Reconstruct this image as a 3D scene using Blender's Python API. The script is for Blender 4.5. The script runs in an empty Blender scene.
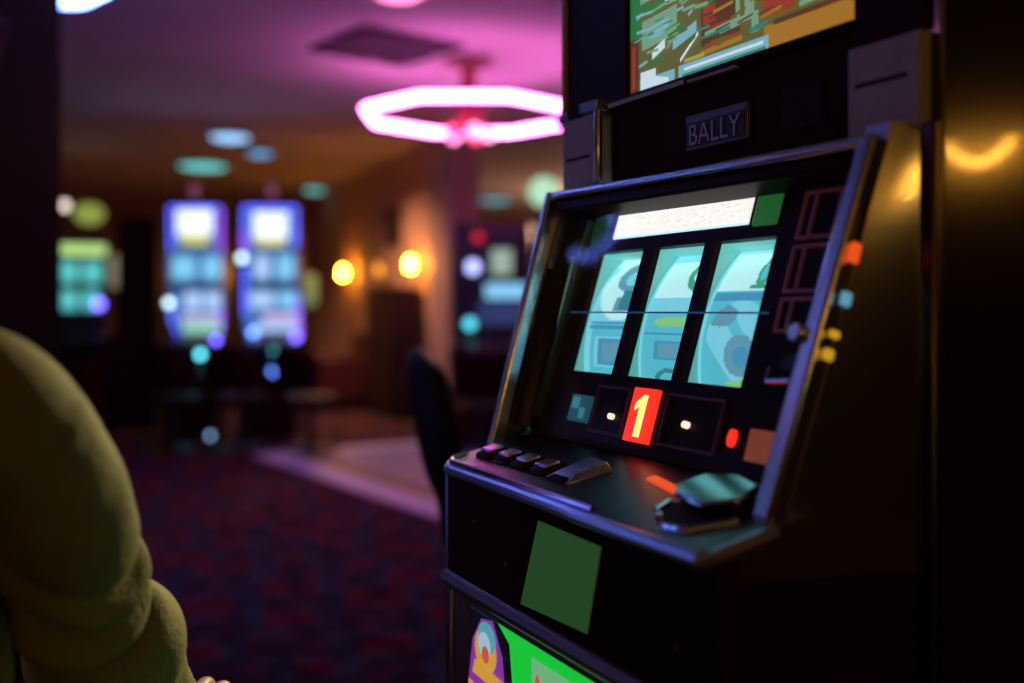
import bpy, bmesh, math, random
from mathutils import Vector, Matrix, Quaternion, noise
random.seed(7)
S = bpy.context.scene
COL = S.collection
PI = math.pi
R = math.radians

# ------------------------------------------------------------------ render look
S.view_settings.view_transform = 'Standard'
S.view_settings.look = 'None'
S.view_settings.gamma = 1.0
S.view_settings.exposure = 0.0
S.view_settings.use_curve_mapping = False

# ------------------------------------------------------------------ camera
F_PX, HORIZON, EYE = 1059.0, 310.0, 1.10
cam_data = bpy.data.cameras.new('camera')
cam = bpy.data.objects.new('camera', cam_data)
COL.objects.link(cam)
cam.location = (0, 0, EYE)
cam.rotation_euler = (R(90), 0, 0)
cam_data.sensor_width = 36.0
cam_data.lens = F_PX * 36.0 / 1024.0
cam_data.shift_y = -(341.5 - HORIZON) / 1024.0
cam_data.clip_start = 0.02
cam_data.dof.use_dof = True
cam_data.dof.focus_distance = 1.08
cam_data.dof.aperture_fstop = 1.9
S.camera = cam


def at(px, py, Y):
    """world point seen at a pixel at depth Y"""
    return Vector(((px - 512) / F_PX * Y, Y, EYE - (py - HORIZON) / F_PX * Y))


def lin(h):
    h = h.lstrip('#')
    out = []
    for i in (0, 2, 4):
        c = int(h[i:i + 2], 16) / 255
        out.append(c / 12.92 if c <= 0.04045 else ((c + 0.055) / 1.055) ** 2.4)
    return tuple(out)


# ------------------------------------------------------------------ materials
MATS = {}


def pm(name, base, rough=0.5, metal=0.0, emit=None, es=0.0, var=0.0, vscale=20.0, spec=0.5, coat=0.0, bump=0.0, bscale=60.0, ior=None):
    if name in MATS:
        return MATS[name]
    m = bpy.data.materials.new(name)
    m.use_nodes = True
    nt = m.node_tree
    b = nt.nodes['Principled BSDF']
    b.inputs['Base Color'].default_value = (*base, 1)
    b.inputs['Roughness'].default_value = rough
    b.inputs['Metallic'].default_value = metal
    b.inputs['Specular IOR Level'].default_value = spec
    b.inputs['Coat Weight'].default_value = coat
    b.inputs['Coat Roughness'].default_value = 0.05
    if ior:
        b.inputs['IOR'].default_value = ior
    tc = None
    if var or bump:
        tc = nt.nodes.new('ShaderNodeTexCoord')
    if var:
        n = nt.nodes.new('ShaderNodeTexNoise')
        n.inputs['Scale'].default_value = vscale
        n.inputs['Detail'].default_value = 4
        nt.links.new(tc.outputs['Object'], n.inputs['Vector'])
        r = nt.nodes.new('ShaderNodeValToRGB')
        r.color_ramp.elements[0].position = 0.3
        r.color_ramp.elements[1].position = 0.7
        r.color_ramp.elements[0].color = (*[max(0, c * (1 - var)) for c in base], 1)
        r.color_ramp.elements[1].color = (*[min(1, c * (1 + var)) for c in base], 1)
        nt.links.new(n.outputs['Fac'], r.inputs['Fac'])
        nt.links.new(r.outputs['Color'], b.inputs['Base Color'])
    if bump:
        n2 = nt.nodes.new('ShaderNodeTexNoise')
        n2.inputs['Scale'].default_value = bscale
        n2.inputs['Detail'].default_value = 3
        nt.links.new(tc.outputs['Object'], n2.inputs['Vector'])
        bn = nt.nodes.new('ShaderNodeBump')
        bn.inputs['Strength'].default_value = bump
        bn.inputs['Distance'].default_value = 0.01
        nt.links.new(n2.outputs['Fac'], bn.inputs['Height'])
        nt.links.new(bn.outputs['Normal'], b.inputs['Normal'])
    if emit is not None:
        b.inputs['Emission Color'].default_value = (*emit, 1)
        b.inputs['Emission Strength'].default_value = es
    MATS[name] = m
    return m


def em(name, col, es, base=None):
    """something that gives off light: a lamp, a lit screen, backlit art"""
    return pm(name, base if base else tuple(0.3 * c for c in col), 0.4, 0, col, es)


BLACK = pm('black_laminate', (0.034, 0.005, 0.003), 0.6, var=0.3, vscale=8, spec=0.05)
LACQ = pm('dark_lacquered_side', (0.010, 0.004, 0.003), 0.14, spec=0.5, var=0.3, vscale=3, ior=1.7, coat=1.0)
SATIN = pm('satin_black_plastic', (0.030, 0.008, 0.006), 0.42, var=0.2, vscale=30, spec=0.05)
GLOSS = pm('gloss_black_plastic', (0.012, 0.008, 0.009), 0.2, var=0.2, vscale=15)
CHROME = pm('brushed_chrome', (0.66, 0.66, 0.70), 0.20, 1.0, bump=0.04, bscale=200)
STEEL = pm('blued_steel_deck', (0.20, 0.21, 0.26), 0.34, 1.0, var=0.15, vscale=40)
GREYP = pm('grey_end_plate', (0.42, 0.38, 0.44), 0.55, var=0.1, vscale=30)
WOODP = pm('brown_woodgrain_laminate', (0.07, 0.028, 0.016), 0.4, var=0.4, vscale=14)
DARKRED = pm('dark_red_vinyl', (0.10, 0.018, 0.014), 0.5, var=0.2, vscale=20)
CHAIRB = pm('black_vinyl', (0.024, 0.004, 0.002), 0.5, spec=0.14, var=0.2, vscale=30, bump=0.15, bscale=150)
METALB = pm('dark_metal', (0.10, 0.09, 0.09), 0.35, 1.0, var=0.1)


VARN = pm('amber_varnished_side', (0.026, 0.010, 0.004), 0.19, spec=1.0, var=0.3, vscale=3, ior=2.6, coat=1.0)


def glass_mat():
    m = bpy.data.materials.new('clear_glass')
    m.use_nodes = True
    nt = m.node_tree
    nt.nodes.remove(nt.nodes['Principled BSDF'])
    out = nt.nodes['Material Output']
    t = nt.nodes.new('ShaderNodeBsdfTransparent')
    g = nt.nodes.new('ShaderNodeBsdfGlossy')
    g.inputs['Roughness'].default_value = 0.03
    lw = nt.nodes.new('ShaderNodeLayerWeight')
    lw.inputs['Blend'].default_value = 0.5
    pw = nt.nodes.new('ShaderNodeMath')
    pw.operation = 'POWER'
    pw.inputs[1].default_value = 4.0
    nt.links.new(lw.outputs['Facing'], pw.inputs[0])
    f = nt.nodes.new('ShaderNodeMath')
    f.operation = 'MULTIPLY_ADD'
    f.inputs[1].default_value = 0.10
    f.inputs[2].default_value = 0.002
    nt.links.new(pw.outputs[0], f.inputs[0])
    x = nt.nodes.new('ShaderNodeMixShader')
    nt.links.new(f.outputs[0], x.inputs[0])
    nt.links.new(t.outputs[0], x.inputs[1])
    nt.links.new(g.outputs[0], x.inputs[2])
    nt.links.new(x.outputs[0], out.inputs['Surface'])
    return m


GLASS = glass_mat()


# ------------------------------------------------------------------ mesh builder
class MB:
    def __init__(self):
        self.bm = bmesh.new()
        self.mi = 0

    def mat(self, i):
        self.mi = i
        return self

    def face(self, pts):
        vs = [self.bm.verts.new(p) for p in pts]
        f = self.bm.faces.new(vs)
        f.material_index = self.mi
        return f

    def hexa(self, c):
        """eight corners: bottom loop 0-3, top loop 4-7"""
        v = [self.bm.verts.new(p) for p in c]
        for q in ((3, 2, 1, 0), (4, 5, 6, 7), (0, 1, 5, 4), (1, 2, 6, 5), (2, 3, 7, 6), (3, 0, 4, 7)):
            f = self.bm.faces.new([v[i] for i in q])
            f.material_index = self.mi
        return self

    def box(self, x0, x1, y0, y1, z0, z1):
        return self.hexa([(x0, y0, z0), (x1, y0, z0), (x1, y1, z0), (x0, y1, z0), (x0, y0, z1), (x1, y0, z1), (x1, y1, z1), (x0, y1, z1)])

    def prism(self, poly, fn0, fn1):
        """polygon of 2-tuples, swept between the two maps fn0 and fn1"""
        a = [self.bm.verts.new(fn0(*p)) for p in poly]
        b = [self.bm.verts.new(fn1(*p)) for p in poly]
        n = len(poly)
        for q in (list(reversed(a)), b):
            f = self.bm.faces.new(q)
            f.material_index = self.mi
        for i in range(n):
            f = self.bm.faces.new([a[i], a[(i + 1) % n], b[(i + 1) % n], b[i]])
            f.material_index = self.mi
        return self

    def tube(self, pts, r, n=12, closed=False, cap=True):
        pts = [Vector(p) for p in pts]
        rs = r if isinstance(r, (list, tuple)) else [r] * len(pts)
        rings = []
        m = len(pts)
        prev = None
        for i, p in enumerate(pts):
            if closed:
                t = (pts[(i + 1) % m] - pts[i - 1]).normalized()
            else:
                t = (pts[min(i + 1, m - 1)] - pts[max(i - 1, 0)]).normalized()
            if prev is None:
                a = Vector((0, 0, 1)) if abs(t.z) < 0.9 else Vector((1, 0, 0))
                u = t.cross(a).normalized()
            else:
                u = (prev - t * prev.dot(t)).normalized()
            prev = u
            w = t.cross(u)
            rings.append([self.bm.verts.new(p + (u * math.cos(2 * PI * k / n) + w * math.sin(2 * PI * k / n)) * rs[i]) for k in range(n)])
        lim = m if closed else m - 1
        for i in range(lim):
            A, B = rings[i], rings[(i + 1) % m]
            for k in range(n):
                f = self.bm.faces.new([A[k], A[(k + 1) % n], B[(k + 1) % n], B[k]])
                f.material_index = self.mi
        if cap and not closed:
            for q in (list(reversed(rings[0])), rings[-1]):
                f = self.bm.faces.new(q)
                f.material_index = self.mi
        return self

    def lathe(self, prof, n=28, c=(0, 0, 0)):
        """profile of (radius, z) turned about z through c"""
        rings = []
        for (r, z) in prof:
            r = max(r, 1e-4)
            rings.append([self.bm.verts.new((c[0] + r * math.cos(2 * PI * k / n), c[1] + r * math.sin(2 * PI * k / n), c[2] + z)) for k in range(n)])
        for A, B in zip(rings, rings[1:]):
            for k in range(n):
                f = self.bm.faces.new([A[k], A[(k + 1) % n], B[(k + 1) % n], B[k]])
                f.material_index = self.mi
        for q in (list(reversed(rings[0])), rings[-1]):
            f = self.bm.faces.new(q)
            f.material_index = self.mi
        return self

    def ball(self, c, r, n=20, sz=1.0):
        prof = [(r * math.sin(PI * i / (n // 2)), -r * sz * math.cos(PI * i / (n // 2))) for i in range(n // 2 + 1)]
        return self.lathe(prof, n, c)

    def build(self, name, mats, parent=None, bevel=0.0, seg=2, smooth=35, loc=None, recalc=True):
        if recalc:
            bmesh.ops.recalc_face_normals(self.bm, faces=self.bm.faces[:])
        me = bpy.data.meshes.new(name)
        self.bm.to_mesh(me)
        self.bm.free()
        for m in (mats if isinstance(mats, (list, tuple)) else [mats]):
            me.materials.append(m)
        if smooth:
            me.polygons.foreach_set('use_smooth', [True] * len(me.polygons))
            me.set_sharp_from_angle(angle=R(smooth))
        o = bpy.data.objects.new(name, me)
        COL.objects.link(o)
        if parent:
            o.parent = parent
        if loc is not None:
            o.location = loc
        if bevel:
            b = o.modifiers.new('edge', 'BEVEL')
            b.width = bevel
            b.segments = seg
            b.limit_method = 'ANGLE'
            b.angle_limit = R(30)
            b.harden_normals = False
        return o


def tag(o, label=None, cat=None, group=None, kind=None):
    if label:
        o['label'] = label
    if cat:
        o['category'] = cat
    if group:
        o['group'] = group
    if kind:
        o['kind'] = kind
    return o


def thing(name, loc, rz, label, cat, group=None):
    o = bpy.data.objects.new(name, None)
    o.empty_display_size = 0.1
    COL.objects.link(o)
    o.location = loc
    o.rotation_euler = (0, 0, rz)
    return tag(o, label, cat, group)


def copy_tree(o, parent=None):
    c = o.copy()
    COL.objects.link(c)
    if parent:
        c.parent = parent
    for ch in list(o.children):
        copy_tree(ch, c)
    return c


def struct(o):
    o['kind'] = 'structure'
    return o


# ================================================================== THE SETTING
CEIL = 2.75


def carpet_mat():
    m = bpy.data.materials.new('patterned_carpet')
    m.use_nodes = True
    nt = m.node_tree
    b = nt.nodes['Principled BSDF']
    b.inputs['Roughness'].default_value = 0.95
    b.inputs['Specular IOR Level'].default_value = 0.1
    geo = nt.nodes.new('ShaderNodeNewGeometry')
    mp = nt.nodes.new('ShaderNodeMapping')
    mp.inputs['Rotation'].default_value = (0, 0, R(32))
    nt.links.new(geo.outputs['Position'], mp.inputs['Vector'])
    # diamond lattice of motifs
    vo = nt.nodes.new('ShaderNodeTexVoronoi')
    vo.distance = 'MANHATTAN'
    vo.inputs['Scale'].default_value = 2.6
    vo.inputs['Randomness'].default_value = 0.35
    nt.links.new(mp.outputs[0], vo.inputs['Vector'])
    r1 = nt.nodes.new('ShaderNodeValToRGB')
    r1.color_ramp.interpolation = 'EASE'
    e = r1.color_ramp.elements
    e[0].position, e[0].color = 0.0, (0.34, 0.13, 0.03, 1)
    e[1].position, e[1].color = 1.0, (0.12, 0.03, 0.05, 1)
    for p, c in ((0.10, (0.34, 0.15, 0.04, 1)), (0.16, (0.03, 0.022, 0.028, 1)), (0.30, (0.22, 0.018, 0.025, 1)), (0.48, (0.26, 0.02, 0.03, 1)), (0.60, (0.045, 0.085, 0.09, 1))):
        x = e.new(p)
        x.color = c
    nt.links.new(vo.outputs['Distance'], r1.inputs['Fac'])
    n = nt.nodes.new('ShaderNodeTexNoise')
    n.inputs['Scale'].default_value = 9
    n.inputs['Detail'].default_value = 5
    nt.links.new(mp.outputs[0], n.inputs['Vector'])
    r2 = nt.nodes.new('ShaderNodeValToRGB')
    r2.color_ramp.elements[0].position = 0.38
    r2.color_ramp.elements[1].position = 0.62
    r2.color_ramp.elements[0].color = (0.2, 0.2, 0.25, 1)
    r2.color_ramp.elements[1].color = (1, 1, 1, 1)
    nt.links.new(n.outputs['Fac'], r2.inputs['Fac'])
    mx = nt.nodes.new('ShaderNodeMix')
    mx.data_type = 'RGBA'
    mx.blend_type = 'MULTIPLY'
    mx.inputs['Factor'].default_value = 0.9
    nt.links.new(r1.outputs['Color'], mx.inputs[6])
    nt.links.new(r2.outputs['Color'], mx.inputs[7])
    nt.links.new(mx.outputs[2], b.inputs['Base Color'])
    bn = nt.nodes.new('ShaderNodeBump')
    bn.inputs['Strength'].default_value = 0.3
    n3 = nt.nodes.new('ShaderNodeTexNoise')
    n3.inputs['Scale'].default_value = 300
    nt.links.new(geo.outputs['Position'], n3.inputs['Vector'])
    nt.links.new(n3.outputs['Fac'], bn.inputs['Height'])
    nt.links.new(bn.outputs['Normal'], b.inputs['Normal'])
    return m


def ceiling_mat():
    m = pm('ceiling_plaster', (0.60, 0.52, 0.50), 0.85, var=0.10, vscale=1.3, bump=0.5, bscale=5)
    return m


CARPET = carpet_mat()
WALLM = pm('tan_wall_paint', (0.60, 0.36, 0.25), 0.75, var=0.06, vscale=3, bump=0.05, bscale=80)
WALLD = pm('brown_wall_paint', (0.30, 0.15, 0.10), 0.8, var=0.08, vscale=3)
AMBERW = pm('ochre_wall_paint', (0.06, 0.032, 0.012), 0.7, var=0.08, vscale=4)
TILE_L = pm('pale_stone_border', (0.58, 0.64, 0.92), 0.45, var=0.10, vscale=6)
TILE_M = pm('mauve_stone_tiles', (0.16, 0.20, 0.46), 0.4, var=0.2, vscale=4)
TILE_D = pm('dark_stone_border', (0.06, 0.04, 0.06), 0.4, var=0.2, vscale=6)

struct(MB().box(-12, 7, -4, 20, -0.1, 0).build('floor', CARPET))
struct(MB().box(-12, 7, -4, 20, CEIL, CEIL + 0.1).build('ceiling', ceiling_mat()))

# long wall with the sconces, running away from the viewer
WD = Vector((0.40, -0.917, 0)).normalized()
WN = Vector((-0.917, -0.40, 0)).normalized()      # towards the room
WB = Vector((-1.98, 13.2, 0))


def wall_pt(s, off=0.0, z=0.0):
    p = WB + WD * s + WN * off
    return Vector((p.x, p.y, z))


def wall_slab(name, p0, p1, nin, thick, mat, z0=0.0, z1=CEIL):
    """slab whose visible face runs p0-p1; body lies on the side away from nin"""
    o = Vector((nin.x, nin.y, 0)) * -thick
    a, b = Vector((p0.x, p0.y, 0)), Vector((p1.x, p1.y, 0))
    pts = [a, b, b + o, a + o]
    m = MB()
    m.hexa([(p.x, p.y, z0) for p in pts] + [(p.x, p.y, z1) for p in pts])
    return struct(m.build(name, mat, smooth=0))


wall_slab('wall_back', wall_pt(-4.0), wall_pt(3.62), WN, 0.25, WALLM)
corner = wall_pt(-4.0)
far_left = corner + WN * 9.0
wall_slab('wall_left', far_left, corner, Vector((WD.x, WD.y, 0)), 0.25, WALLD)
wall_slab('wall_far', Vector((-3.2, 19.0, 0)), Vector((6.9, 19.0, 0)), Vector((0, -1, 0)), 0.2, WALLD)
wall_slab('wall_right', Vector((4.45, -4, 0)), Vector((4.45, 18.9, 0)), Vector((-1, 0, 0)), 0.2, AMBERW)
wall_slab('wall_front', Vector((-11.9, -4, 0)), Vector((6.9, -4, 0)), Vector((0, 1, 0)), 0.2, pm('dark_umber_wall_paint', (0.02, 0.008, 0.006), 0.8, var=0.1, vscale=3))
# baseboards and the pilaster that closes the wall end
wall_slab('baseboard_back', wall_pt(-3.9, 0.015), wall_pt(3.60, 0.015), WN, 0.014, WOODP, 0.0, 0.14)
PILA = pm('pale_pilaster_paint', (0.62, 0.42, 0.38), 0.7, var=0.05)
mb = MB()
for (s0, s1, o, z0, z1) in ((3.02, 3.62, 0.05, 0, CEIL), (2.98, 3.66, 0.08, 0, 0.22), (2.98, 3.66, 0.08, CEIL - 0.2, CEIL)):
    a, b = wall_pt(s0, o), wall_pt(s1, o)
    k = -WN * (o - 0.001)
    pts = [a, b, b + k, a + k]
    mb.hexa([(p.x, p.y, z0) for p in pts] + [(p.x, p.y, z1) for p in pts])
struct(mb.build('trim_1', PILA, bevel=0.01))
wall_slab('trim_2', wall_pt(-3.9, 0.05), wall_pt(2.97, 0.05), WN, 0.049, WALLM, CEIL - 0.14, CEIL)

# stone dance floor set into the carpet
KC = Vector((-1.987, 8.03, 0))
DA, DB = Vector((0.543, -0.84, 0)).normalized(), Vector((0.84, 0.543, 0)).normalized()


def slab(name, a0, a1, b0, b1, z, mat):
    pts = [KC + DA * a + DB * b for a, b in ((a0, b0), (a1, b0), (a1, b1), (a0, b1))]
    m = MB()
    m.hexa([(p.x, p.y, 0.0005) for p in pts] + [(p.x, p.y, z) for p in pts])
    return struct(m.build(name, mat, smooth=0))


slab('floor_border', 0, 5.2, 0, 0.24, 0.008, TILE_L)
slab('floor_border_end', 0, 0.24, 0.24, 4.0, 0.008, TILE_L)
slab('floor_band', 0.24, 5.2, 0.24, 0.40, 0.007, TILE_D)
slab('floor_tiles', 0.24, 5.2, 0.40, 4.0, 0.008, TILE_M)

# dark pillar at the left edge
PX = (62 - 512) / F_PX * 3.45
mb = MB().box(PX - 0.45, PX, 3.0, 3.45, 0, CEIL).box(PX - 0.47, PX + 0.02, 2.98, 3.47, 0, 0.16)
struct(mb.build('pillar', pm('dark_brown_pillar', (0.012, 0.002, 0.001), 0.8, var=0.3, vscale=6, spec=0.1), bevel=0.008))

# ================================================================== MAIN SLOT MACHINE
YAW = R(-63.76)
SX = Vector((math.cos(YAW), math.sin(YAW), 0))
SN = Vector((-math.sin(YAW), math.cos(YAW), 0))
slot = thing('slot_machine', (0.305, 0.841, 0), YAW,
             'large black reel slot machine with three teal lit reels, nearest the camera', 'slot machine')
C0 = EYE
TILT = R(16.88)
P0 = Vector((0, -0.117, C0 - 0.1616))
UP = Vector((0, math.sin(TILT), math.cos(TILT)))
NI = Vector((0, math.cos(TILT), -math.sin(TILT)))


def sl(x, s, w=0.0):
    """point on the leaning front: x across, s up the slope, w into the machine"""
    return Vector((x, 0, 0)) + P0 + UP * s + NI * w


def sbox(m, x0, x1, s0, s1, w0, w1):
    m.hexa([sl(x0, s0, w0), sl(x1, s0, w0), sl(x1, s0, w1), sl(x0, s0, w1), sl(x0, s1, w0), sl(x1, s1, w0), sl(x1, s1, w1), sl(x0, s1, w1)])
    return m


def deckz(y):
    return 0.9415 + 0.25 * (y + 0.119)


XL, XR = -0.524, 0.0
# --- cabinet: a rear body and two cheeks that carry the leaning front
cab = MB()
prof = [(-0.135, 0.0), (-0.135, 0.775), (-0.168, 0.785), (-0.168, 0.908), (-0.06, deckz(-0.06) - 0.018), (0.03, 0.962), (0.055, 1.05), (0.13, 1.24), (0.13, 1.86), (0.46, 1.86), (0.46, 0.0)]
cab.prism(prof, lambda y, z: (XL + 0.012, y, z), lambda y, z: (XR - 0.012, y, z))
cab.build('cabinet', BLACK, slot)
side_prof = [(-0.166, 0.0), (-0.166, 0.91), (-0.117, 0.930)]
b_ = sl(0, 0.0, 0.010)
t_ = sl(0, 0.316, 0.010)
side_prof += [(b_.y, b_.z), (t_.y, t_.z), (0.004, 1.247), (0.004, 0.0)]

# lower block of the cheek, below the deck
m = MB()
m.hexa([(-0.016, -0.166, 0.0), (-0.004, -0.166, 0.0), (0.029, 0.004, 0.0), (-0.016, 0.004, 0.0), (-0.016, -0.166, 0.90), (-0.004, -0.166, 0.90), (0.029, 0.004, 0.90), (-0.016, 0.004, 0.90)])
m.build('lower_side_panel', LACQ, slot, smooth=0)
# upper cheek: a ruled, slightly twisted face from the frame edge back to the post
m = MB()
rows = []
for i in range(17):
    f = i / 16
    z = 0.90 + 0.347 * f
    yf = -0.150 if z < b_.z else b_.y + (t_.y - b_.y) * (z - b_.z) / (t_.z - b_.z)
    yf = min(yf, t_.y)
    xf = -0.007 + 0.016 * max(0.0, min(1.0, (z - b_.z) / (t_.z - b_.z)))
    rows.append([(xf + (0.029 - xf) * g, yf + (0.004 - yf) * g, z) for g in (0.0, 0.25, 0.5, 0.75, 1.0)])
vr = [[m.bm.verts.new(p) for p in r] for r in rows]
vb = [[m.bm.verts.new((-0.016, r[0][1], r[0][2])), m.bm.verts.new((-0.016, r[-1][1], r[-1][2]))] for r in rows]
for A_, B_, C_, D_ in zip(vr, vr[1:], vb, vb[1:]):
    for j in range(4):
        m.bm.faces.new([A_[j], A_[j + 1], B_[j + 1], B_[j]])
    m.bm.faces.new([C_[0], A_[0], B_[0], D_[0]])
    m.bm.faces.new([A_[4], C_[1], D_[1], B_[4]])
    m.bm.faces.new([C_[0], D_[0], D_[1], C_[1]])
m.bm.faces.new(list(reversed(vr[0])) + [vb[0][0], vb[0][1]])
m.bm.faces.new(vr[-1] + [vb[-1][1], vb[-1][0]])
m.build('side_panel', VARN, slot, smooth=40)
m = MB()
m.prism(side_prof, lambda y, z: (XL - 0.008, y, z), lambda y, z: (XL + 0.012, y, z))
m.build('side_panel', VARN, slot, bevel=0.003)
# the wider rear box, whose front edge shows as a dark post
m = MB().box(0.0, 0.040, 0.006, 0.47, 0.0, 1.87)
m.build('rear_side_panel', LACQ, slot, bevel=0.003)
m = MB().box(0.0285, 0.041, -0.004, 0.007, 0.0, 1.245)
m.build('corner_post', pm('dark_chrome', (0.10, 0.085, 0.08), 0.25, 1.0), slot, bevel=0.002)

# --- leaning chrome frame
m = MB()
xlt, xlb, xrt, xrb = -0.537, -0.512, 0.009, -0.008


def strip(m, a, b, wa, wb, w0, w1):
    """strip between slope points a and b, widened inwards by vectors wa, wb"""
    q = [a, b, (b[0] + wb[0], b[1] + wb[1]), (a[0] + wa[0], a[1] + wa[1])]
    m.hexa([sl(x, s, w1) for x, s in q] + [sl(x, s, w0) for x, s in q])


strip(m, (xrb, 0.0), (xrt, 0.312), (-0.022, 0), (-0.017, 0), -0.006, 0.014)
strip(m, (xlb, 0.0), (xlt, 0.32), (0.012, 0), (0.012, 0), -0.006, 0.014)
strip(m, (xlt, 0.32), (xrt, 0.312), (0, -0.010), (0, -0.010), -0.004, 0.016)
m.build('front_frame', CHROME, slot, bevel=0.004, seg=3)
m = MB()
strip(m, (xlt + 0.012, 0.310), (xrt - 0.013, 0.302), (0, -0.016), (0, -0.012), 0.003, 0.04)
m.build('frame_lip', SATIN, slot, bevel=0.003)
# upper hood line, a second bright bead just inside the frame
m = MB().tube([sl(-0.44, 0.307, 0.012), sl(-0.12, 0.307, 0.012)], 0.0042, 10)
m.build('frame_bead', pm('green_tinted_chrome', (0.35, 0.5, 0.42), 0.3, 1.0), slot)

# --- inner walls of the recess
m = MB()
strip(m, (-0.50, 0.035), (-0.524, 0.305), (0.005, 0), (0.005, 0), 0.012, 0.042)
m.build('recess_wall', SATIN, slot)
m = MB()
strip(m, (-0.028, 0.035), (-0.006, 0.300), (-0.004, 0), (-0.004, 0), 0.012, 0.042)
m.build('recess_wall', SATIN, slot)
m = MB()
strip(m, (-0.487, 0.05), (-0.476, 0.29), (0.0035, 0), (0.0035, 0), 0.030, 0.040)
m.build('recess_trim', pm('green_grey_trim', (0.2, 0.32, 0.28), 0.3, 0.9), slot)

# --- inner panel with its windows
WIN = [(-0.448, -0.353), (-0.332, -0.2425), (-0.2255, -0.135)]
S0, S1 = 0.109, 0.2512
HEAD = (-0.429, -0.180, 0.2655, 0.300)
m = MB()
xs = [-0.502] + [v for w in WIN for v in w] + [-0.010]
for i in range(0, len(xs), 2):
    sbox(m, xs[i], xs[i + 1], S0, S1, 0.040, 0.048)
sbox(m, -0.502, -0.010, 0.030, S0, 0.040, 0.048)
sbox(m, -0.515, -0.010, S1, HEAD[2], 0.040, 0.048)
sbox(m, -0.515, HEAD[0], HEAD[2], HEAD[3], 0.040, 0.048)
sbox(m, HEAD[1], -0.010, HEAD[2], HEAD[3], 0.040, 0.048)
sbox(m, -0.515, -0.010, HEAD[3], 0.312, 0.040, 0.048)
m.build('reel_panel', pm('brown_black_panel', (0.030, 0.007, 0.005), 0.4, var=0.2, spec=0.05), slot)

# --- white lit header strip with washed-out print
HB = em('lit_header_white', (1.0, 0.97, 0.92), 0.95, (0.5, 0.5, 0.5))
HP = em('lit_header_rose', (1.0, 0.84, 0.79), 0.95, (0.5, 0.4, 0.4))
HG = em('lit_header_cream', (0.93, 0.94, 0.84), 0.93, (0.4, 0.4, 0.3))
HC = em('lit_header_edge', (0.62, 0.95, 1.0), 1.0, (0.4, 0.5, 0.5))
m = MB()
sbox(m, HEAD[0], HEAD[1], HEAD[2], HEAD[3], 0.043, 0.050)
rnd = random.Random(3)
m.mat(3)
for (s0, s1) in ((HEAD[2] + 0.0002, HEAD[2] + 0.004), (HEAD[3] - 0.005, HEAD[3] - 0.0002)):
    m.face([sl(HEAD[0] + 0.001, s0, 0.0426), sl(HEAD[1] - 0.001, s0, 0.0426), sl(HEAD[1] - 0.001, s1, 0.0426), sl(HEAD[0] + 0.001, s1, 0.0426)])
for k in range(64):
    xx = rnd.uniform(HEAD[0] + 0.012, HEAD[1] - 0.02)
    ss = rnd.uniform(HEAD[2] + 0.006, HEAD[3] - 0.010)
    ww, hh = rnd.uniform(0.003, 0.011), rnd.uniform(0.002, 0.004)
    m.mat(1 if rnd.random() < 0.3 + 0.5 * (xx + 0.35) else 2)
    m.face([sl(xx, ss, 0.0424 - k * 2e-6), sl(xx + ww, ss, 0.0424 - k * 2e-6), sl(xx + ww, ss + hh, 0.0424 - k * 2e-6), sl(xx, ss + hh, 0.0424 - k * 2e-6)])
hd = m.build('header_sign', [HB, HP, HG, HC], slot, smooth=0, recalc=False)
hd['label'] = 'white lit strip above the reels with faint pink print'
for x0, x1, nm in ((-0.172, -0.138, 'green_label'), (-0.470, -0.438, 'green_label')):
    m = MB()
    sbox(m, x0, x1, 0.262, 0.299, 0.036, 0.041)
    g = m.build(nm, em('dim_green_label' if x0 > -0.2 else 'dark_green_label', (0.02, 0.16, 0.03), 0.55 if x0 > -0.2 else 0.12), slot, bevel=0.003)
    g['label'] = 'dark green lit label beside the white header'

# --- reels: drums whose strip carries the printed symbols
TEAL = em('reel_strip_teal', (0.075, 0.44, 0.56), 0.98, (0.2, 0.5, 0.5))
PALE = em('reel_strip_pale', (0.17, 0.60, 0.76), 0.92, (0.5, 0.6, 0.6))
WHITE = em('reel_strip_white', (0.46, 0.84, 0.88), 0.95, (0.6, 0.6, 0.6))  # upper cells whiter: print, plus light from above put into the colour
MIDB = em('reel_print_blue', (0.06, 0.33, 0.55), 0.8, (0.1, 0.2, 0.3))
GREYV = em('reel_print_greyviolet', (0.12, 0.36, 0.48), 0.8, (0.2, 0.2, 0.3))
DKTEAL = em('reel_print_dark_teal', (0.035, 0.24, 0.30), 0.8, (0.05, 0.15, 0.2))
GREEN = em('reel_print_green', (0.05, 0.38, 0.22), 0.8, (0.1, 0.3, 0.2))
LIME = em('reel_print_lime', (0.25, 0.60, 0.22), 0.85, (0.2, 0.4, 0.1))
SEA = em('reel_strip_seagreen', (0.11, 0.46, 0.46), 0.7, (0.2, 0.5, 0.4))
REELM = [TEAL, PALE, WHITE, MIDB, GREYV, DKTEAL, GREEN, LIME, SEA]


def ell(u, v, cu, cv, ru, rv):
    return ((u - cu) / ru) ** 2 + ((v - cv) / rv) ** 2


def rect(u, v, u0, u1, v0, v1):
    return u0 <= u <= u1 and v0 <= v <= v1


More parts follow.
